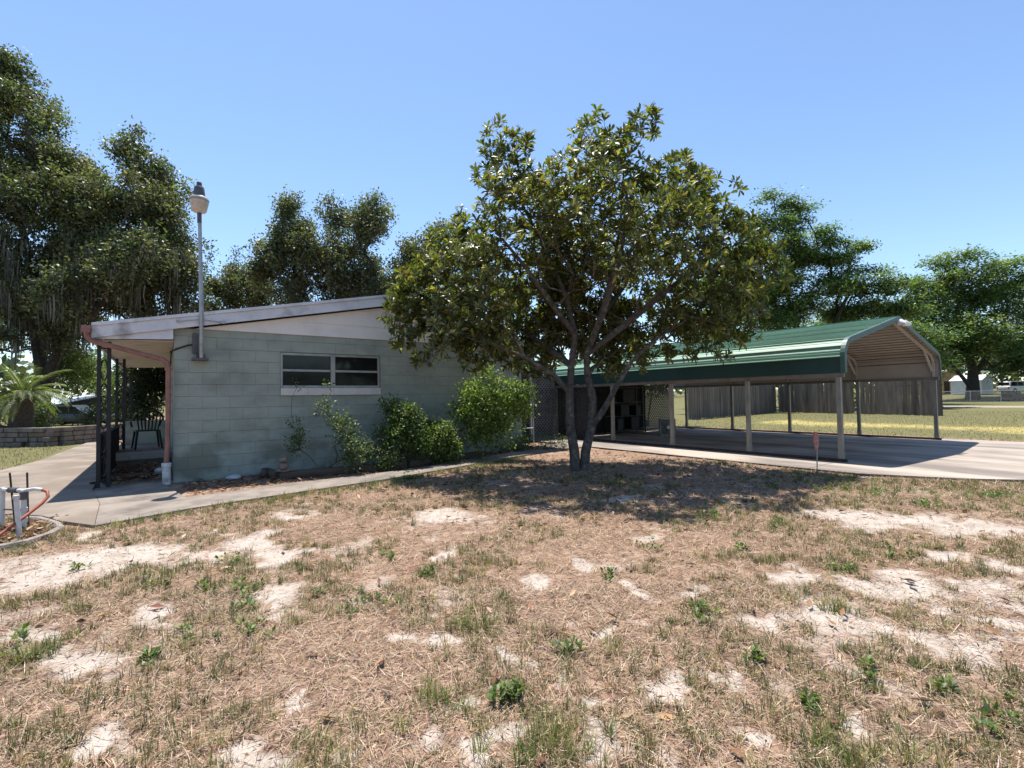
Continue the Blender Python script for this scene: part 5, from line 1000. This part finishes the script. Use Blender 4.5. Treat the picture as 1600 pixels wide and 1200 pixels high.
sp = view_pos(-40, 16.9); ep = view_pos(88, 16.6); a = Vector((*sp, 0)); b = Vector((*ep, 0)); Ln = (b-a).length
pl = thing('stone_planter', 'low dry-stone planter wall at the foot of the palm', 'planter', (a.x, a.y, 0), math.atan2(b.y-a.y, b.x-a.x))
r2 = random.Random(5)
for row in range(4):
    x = -.1*(row % 2)
    while x < Ln:
        wd_ = r2.uniform(.24, .46); ht = .165
        MB().box((x, -.16, row*ht), (min(x+wd_, Ln+.05)-.015, .16, row*ht+ht-.014)).build('stone', MATS['planter_stone'], pl, bevel=.022, loc=(0, r2.uniform(-.025, .025), 0), rot=(0, 0, R(r2.uniform(-2, 2)))); x += wd_
for row in range(4):
    y = .17-.1*(row % 2)*0
    while y < 2.6: wd_ = r2.uniform(.24, .46); MB().box((Ln-.16+r2.uniform(-.02, .02), y, row*.165), (Ln+.16+r2.uniform(-.02, .02), y+wd_-.015, row*.165+.151)).build('stone', MATS['planter_stone'], pl, bevel=.022); y += wd_
MB().box((.1, .17, .0), (Ln-.17, 3.2, .5)).build('soil', MATS['joint'], pl)
# ---- bushes and small trees behind the porch and the palm
FG = [(0.06, 0.10, 0.025), (0.11, 0.16, 0.04), (0.17, 0.21, 0.06)]
def bush_at(label, px, depth, lst, nt, ln=.09, cols=FG, wts=(2, 3, 2), group='bushes beyond the drive', per=16, name='garden_bush', gz=0):
    b = view_pos(px, depth); k = depth/746.6; lb = [((x-px)*k, dz, (631-y)*k+1.4-gz, r*k) for x, y, r, dz in lst]; t = thing(name, label, 'bush', (b[0], b[1], gz), 0, group); s = Skel([dict(pts=[(0, 0, -.1), (0, 0, .3)], r=(.05, .04)), dict(pts=[(.2, .1, -.1), (.25, .1, .4)], r=(.05, .03))]); tp = tw(lobe_tips(lb, nt, .3, .2)); s.grow(tp, .4, .12, .0, .15); s.wood(.006, .4, .08, (6, 4, 3)).build('stem', MATS['bark_dark'], t)
    n = nt*per; b_ = np.repeat(tp, per, 0)+rng.normal(size=(n, 3))*.13*depth/20; l_ = rng.uniform(.6, 1.3, n)*ln; V, F = leaves2(b_, rand_dir(n), rand_dir(n, .8), l_, l_*.6); stuff('foliage', V, F, MATS['leaf_small'], t, np.repeat(pick(n, cols, wts), 4, 0)); return t
bush_at('sunlit green bush seen between the porch posts', 192, 20, [(175, 600, 22, 0), (192, 625, 25, 0), (200, 585, 20, 0), (180, 640, 20, 0), (205, 650, 22, 0)], 260)
bush_at('tall dark shrub closing the far end of the porch', 236, 15.6, [(236, 610, 30, 0), (225, 640, 28, 0), (248, 590, 26, 0), (212, 590, 22, 0), (208, 620, 20, 0)], 520, .085, [(0.022, 0.035, 0.012), (0.04, 0.055, 0.02)], (3, 1))
bush_at('leafy small tree right of the palm', 115, 30, [(100, 575, 24, 0), (125, 570, 28, 0), (145, 590, 24, 0), (110, 600, 25, 0), (80, 590, 22, 0)], 360, .12)
bush_at('yellow-green tree between palm and porch post', 140, 38, [(140, 565, 26, 0), (125, 590, 22, 0), (155, 595, 24, 0)], 300, .14, [(0.10, 0.14, 0.03), (0.17, 0.21, 0.06)], (1, 1))
bush_at('low flowering bush in front of the white-roofed house', 145, 24, [(140, 650, 12, 0), (152, 645, 14, 0), (135, 662, 10, 0)], 120, .09, [(0.10, 0.12, 0.05), (0.20, 0.10, 0.06)], (4, 1))
bush_at('pale shrub behind the stone planter beside the palm', 62, 20.5, [(70, 640, 16, 0), (60, 655, 14, 0), (85, 655, 12, 0)], 120, .09, [(0.16, 0.17, 0.09), (0.12, 0.15, 0.05)], (1, 1))
bush_at('bare brownish shrub at the far left edge', 5, 24, [(0, 620, 25, 0), (10, 645, 16, 0), (-20, 640, 20, 0)], 160, .09, [(0.12, 0.14, 0.05), (0.2, 0.17, 0.1)], (2, 1))
bush_at('dark hedge behind the shed at right', 1575, 88, [(1560, 585, 26, 0), (1590, 575, 30, 0), (1620, 585, 30, 0), (1530, 590, 20, 0), (1500, 585, 20, 3), (1470, 590, 20, 3)], 700, .4, [(0.06, 0.085, 0.03), (0.11, 0.13, 0.06)], (2, 1), per=20, gz=.95)
bush_at('green shrubs along the far side of the carport lawn', 1120, 36, [(1110, 560, 28, 0), (1150, 560, 30, 0), (1080, 570, 26, 0), (1190, 560, 28, 0), (1060, 590, 24, 0)], 420, .16, FG, (3, 3, 1))
bush_at('vine-covered shrub behind the lattice at the carport end', 1010, 22, [(990, 600, 26, 0), (1030, 605, 26, 0), (1060, 600, 24, 0), (960, 605, 24, 0)], 420, .10, [(0.03, 0.05, 0.02), (0.06, 0.09, 0.03)], (2, 1))
bush_at('weedy growth at the foot of the dark fence section', 1240, 36.5, [(1225, 640, 9, 0), (1250, 640, 10, -2), (1275, 642, 9, -4)], 120, .12, [(0.04, 0.07, 0.02), (0.08, 0.11, 0.03)], (2, 1))
# ---- far woodland, one mass on the horizon
n = 30000; a = rng.random(n)*6.283; rr = rng.uniform(105, 150, n); hmax = 6+5*fbm(a*9, a*0+3.3, 5, 3); V, F = leaves2(np.stack([np.cos(a)*rr, np.sin(a)*rr, 1.2+rng.random(n)**.8*hmax], 1), rand_dir(n), rand_dir(n, .5), rng.uniform(1.0, 2.0, n), rng.uniform(.7, 1.4, n))
tag(stuff('far_woodland', V, F, MATS['leaf_oak'], None, np.repeat(pick(n, [(0.05, 0.07, 0.028), (0.08, 0.10, 0.04)], [1, 1]), 4, 0)), 'distant belt of trees along the horizon', 'woodland')
# ---- chain-link fence at right
mat('chain_wire', (0.42, 0.42, 0.41), 0.5, 0.1, 9, 0, 30, metal=0.4)
f0 = view_pos(1470, 56); f1 = view_pos(1720, 53); a = Vector((*f0, 0)); b = Vector((*f1, 0)); Ln = (b-a).length; gz = float(ground_z(np.array([f0[0]]), np.array([f0[1]]))[0])
cf = thing('chain_link_fence', 'chain-link fence with top rail beyond the sandy road', 'fence', (a.x, a.y, gz), math.atan2(b.y-a.y, b.x-a.x)); H = 1.32
MB().tube([(0, 0, H), (Ln, 0, H)], .03, 8).build('top_rail', MATS['chain_wire'], cf)
x = 0
while x < Ln: MB().tube([(x, .03, 0), (x, .03, H+.06)], .035, 8).build('fence_post', MATS['chain_wire'], cf); x += 3.0
m = MB(); k = -H
while k < Ln:
    for sg in (1, -1): xa, xb = (k, k+H) if sg > 0 else (k+H, k); m.bar((xa, 0, 0), (xb, 0, H), .0055, .0055, up=(0, 1, 0))
    k += .12
o = m.build('chain_mesh', MATS['chain_wire'], cf); o['kind'] = 'stuff'
# ---- white shed
mat('shed_white', (0.66, 0.68, 0.71), 0.5, 0.08, 2, 0.05, 20); mat('tan_wall', (0.46, 0.36, 0.20), 0.8, 0.15, 1, 0.1, 20); mat('roof_rust', (0.25, 0.12, 0.08), 0.8, 0.25, 2, 0.2, 20); mat('roof_metal_white', (0.66, 0.68, 0.70), 0.4, 0.1, 2, 0.05, 10)
def gable_box(t, wd, dp, ht, rise, mw, mr, over=.15):
    MB().prism_y([(-wd/2, 0), (wd/2, 0), (wd/2, ht), (0, ht+rise), (-wd/2, ht)], -dp/2, dp/2).build('wall', mw, t)
    for s in (-1, 1):
        e = wd/2+over; MB().add([(s*e, -dp/2-over, ht-rise*over/(wd/2)+.01), (0, -dp/2-over, ht+rise+.01), (0, dp/2+over, ht+rise+.01), (s*e, dp/2+over, ht-rise*over/(wd/2)+.01), (s*e, -dp/2-over, ht-rise*over/(wd/2)+.07), (0, -dp/2-over, ht+rise+.07), (0, dp/2+over, ht+rise+.07), (s*e, dp/2+over, ht-rise*over/(wd/2)+.07)],
            [(0, 3, 2, 1), (4, 5, 6, 7), (0, 1, 5, 4), (1, 2, 6, 5), (2, 3, 7, 6), (3, 0, 4, 7)]).build('roof', mr, t)
def gzat(p): return float(ground_z(np.array([p[0]]), np.array([p[1]]))[0])
p = view_pos(1519, 74); sh = thing('garden_shed', 'small white gabled shed beyond the chain-link fence', 'shed', (p[0], p[1], gzat(p)), R(-20)); gable_box(sh, 2.6, 4.0, 2.15, .75, MATS['shed_white'], MATS['roof_metal_white'])
d_ = MB().box((-.6, -2.03, .05), (.6, -2.0, 1.95)).build('door', MATS['shed_white'], sh); MB().box((.45, -2.05, .95), (.52, -2.03, 1.1)).build('handle', MATS['dark_grey'], d_); MB().box((-.008, -2.033, .05), (.008, -2.028, 1.95)).build('door_gap', MATS['dark_grey'], d_)
p = view_pos(1482, 80); hs = thing('neighbour_house', 'tan house with rust-red roof partly hidden by the fence', 'house', (p[0]-1, p[1]+3, gzat(p)), R(-36)); gable_box(hs, 7, 9, 2.4, 1.2, MATS['tan_wall'], MATS['roof_rust'], .3)
w_ = MB().box((1.4, -4.53, .9), (2.4, -4.5, 2.0)).build('window', MATS['window_glass'], hs); MB().box((1.35, -4.56, .82), (2.45, -4.53, .9)).build('sill', MATS['white_trim'], w_); MB().box((-.5, -4.53, 0), (.4, -4.5, 2.0)).build('door', MATS['brown_door'], hs)
p = view_pos(122, 40); hs = thing('white_roofed_house', 'low house with white metal roof behind the palm', 'house', (p[0], p[1], 0), R(30)); gable_box(hs, 5.2, 7.5, 1.55, .62, MATS['tarp_dark'], MATS['roof_metal_white'], .35)
w_ = MB().box((-1.2, -3.78, .7), (-.2, -3.75, 1.4)).build('window', MATS['window_glass'], hs); MB().box((-1.25, -3.8, .64), (-.15, -3.76, .7)).build('sill', MATS['white_trim'], w_)
# ---- vehicles
mat('car_white', (0.72, 0.73, 0.75), 0.3, 0.03, 2, 0, 10, spec=0.6); mat('car_dark', (0.035, 0.045, 0.05), 0.3, 0.1, 2, 0, 10, spec=0.6); mat('tyre', (0.02, 0.02, 0.02), 0.9, 0.2, 5); mat('lens_red', (0.4, 0.02, 0.02), 0.3, 0.05, 5); mat('lens_clear', (0.7, 0.7, 0.68), 0.2, 0.05, 5)
def car(name, label, loc, rz, paint, suv=True):
    t = thing(name, label, 'car', loc, rz); L2_ = 2.35 if suv else 2.2; W2 = .9; hb = 1.0 if suv else .82; hr = 1.78 if suv else 1.42
    prof = [(-L2_, .38), (-L2_, hb-.06), (-L2_+.08, hb), (L2_-1.15, hb), (L2_-.15, hb-.1), (L2_, hb-.28), (L2_, .38), (L2_-.35, .28), (-L2_+.35, .28)]
    MB().prism_y(prof, -W2, W2).build('body', paint, t, bevel=.05, smooth=True)
    cab = [(-L2_+.1, hb+.005), (-L2_+.28, hr-.06), (-L2_+.5, hr), (.35, hr), (.55, hr-.06), (1.25, hb+.005)] if suv else [(-L2_+.35, hb+.005), (-L2_+1.0, hr), (.1, hr), (1.0, hb+.005)]
    c_ = MB().prism_y(cab, -W2+.1, W2-.1).build('cabin', paint, t, bevel=.05, smooth=True)
    for s in (-1, 1):
        y = s*(W2-.095)
        for (xa, xb) in ((-L2_+.35, -.75), (-.68, .25), (.32, .95)) if suv else ((-.95, -.1), (-.02, .65)):
            za, zb = hb+.06, hr-.12; xt = xb-.28 if xb > .6 else xb; xs = xa+.12 if xa < -1.2 else xa
            MB().add([(xa, y-.01, za), (xb, y-.01, za), (xt, y-.01, zb), (xs, y-.01, zb), (xa, y+.01, za), (xb, y+.01, za), (xt, y+.01, zb), (xs, y+.01, zb)], [(0, 3, 2, 1), (4, 5, 6, 7), (0, 1, 5, 4), (1, 2, 6, 5), (2, 3, 7, 6), (3, 0, 4, 7)]).build('window', MATS['window_glass'], c_)
        for xw in (-1.4, 1.4):
            w_ = MB().lathe([(.2, -.1), (.33, -.11), (.34, -.08), (.34, .08), (.33, .11), (.2, .1)], (0, 0, 0), 20, axis='y').build('wheel', MATS['tyre'], t, smooth=True); w_.location = (xw, s*(W2-.08), .34)
            MB().lathe([(.05, -.115), (.21, -.105), (.21, .105), (.05, .115)], (0, 0, 0), 14, axis='y').build('rim', MATS['galv'], w_, smooth=True)
        MB().box((L2_-.08, s*.62-.16, hb-.38), (L2_+.012, s*.62+.16, hb-.22)).build('headlight', MATS['lens_clear'], t, bevel=.015); MB().box((-L2_-.012, s*.75-.08, hb-.4), (-L2_+.06, s*.75+.08, hb-.08)).build('tail_light', MATS['lens_red'], t, bevel=.015)
    MB().box((-L2_+.14, -W2+.18, hb+.1), (-L2_+.19, W2-.18, hr-.2)).build('rear_window', MATS['window_glass'], c_)
    return t
p = view_pos(1588, 74); car('parked_car', 'white parked sport utility vehicle beyond the chain-link fence', (p[0], p[1], gzat(p)), R(-36+8), MATS['car_white'])
p = view_pos(122, 34); car('parked_car', 'dark parked car in front of the white-roofed house', (p[0], p[1], 0), R(-25), MATS['car_dark'], False)
# ---- brown log pile by the far fence
mat('log_brown', (0.16, 0.105, 0.075), 0.95, 0.35, 5, 0.5, 30); p = view_pos(1581, 60); lg = thing('log_pile', 'brown pile of cut logs behind the chain-link fence', 'logs', (p[0], p[1], gzat(p)), R(-36))
for k, (x, z, r_) in enumerate(((-.75, .3, .3), (-.1, .32, .32), (.55, .3, .3), (-.42, .82, .3), (.22, .84, .3))): MB().tube([(x, -.7, z), (x+.03, .75, z)], [r_, r_*.95], 12).build('log', MATS['log_brown'], lg)
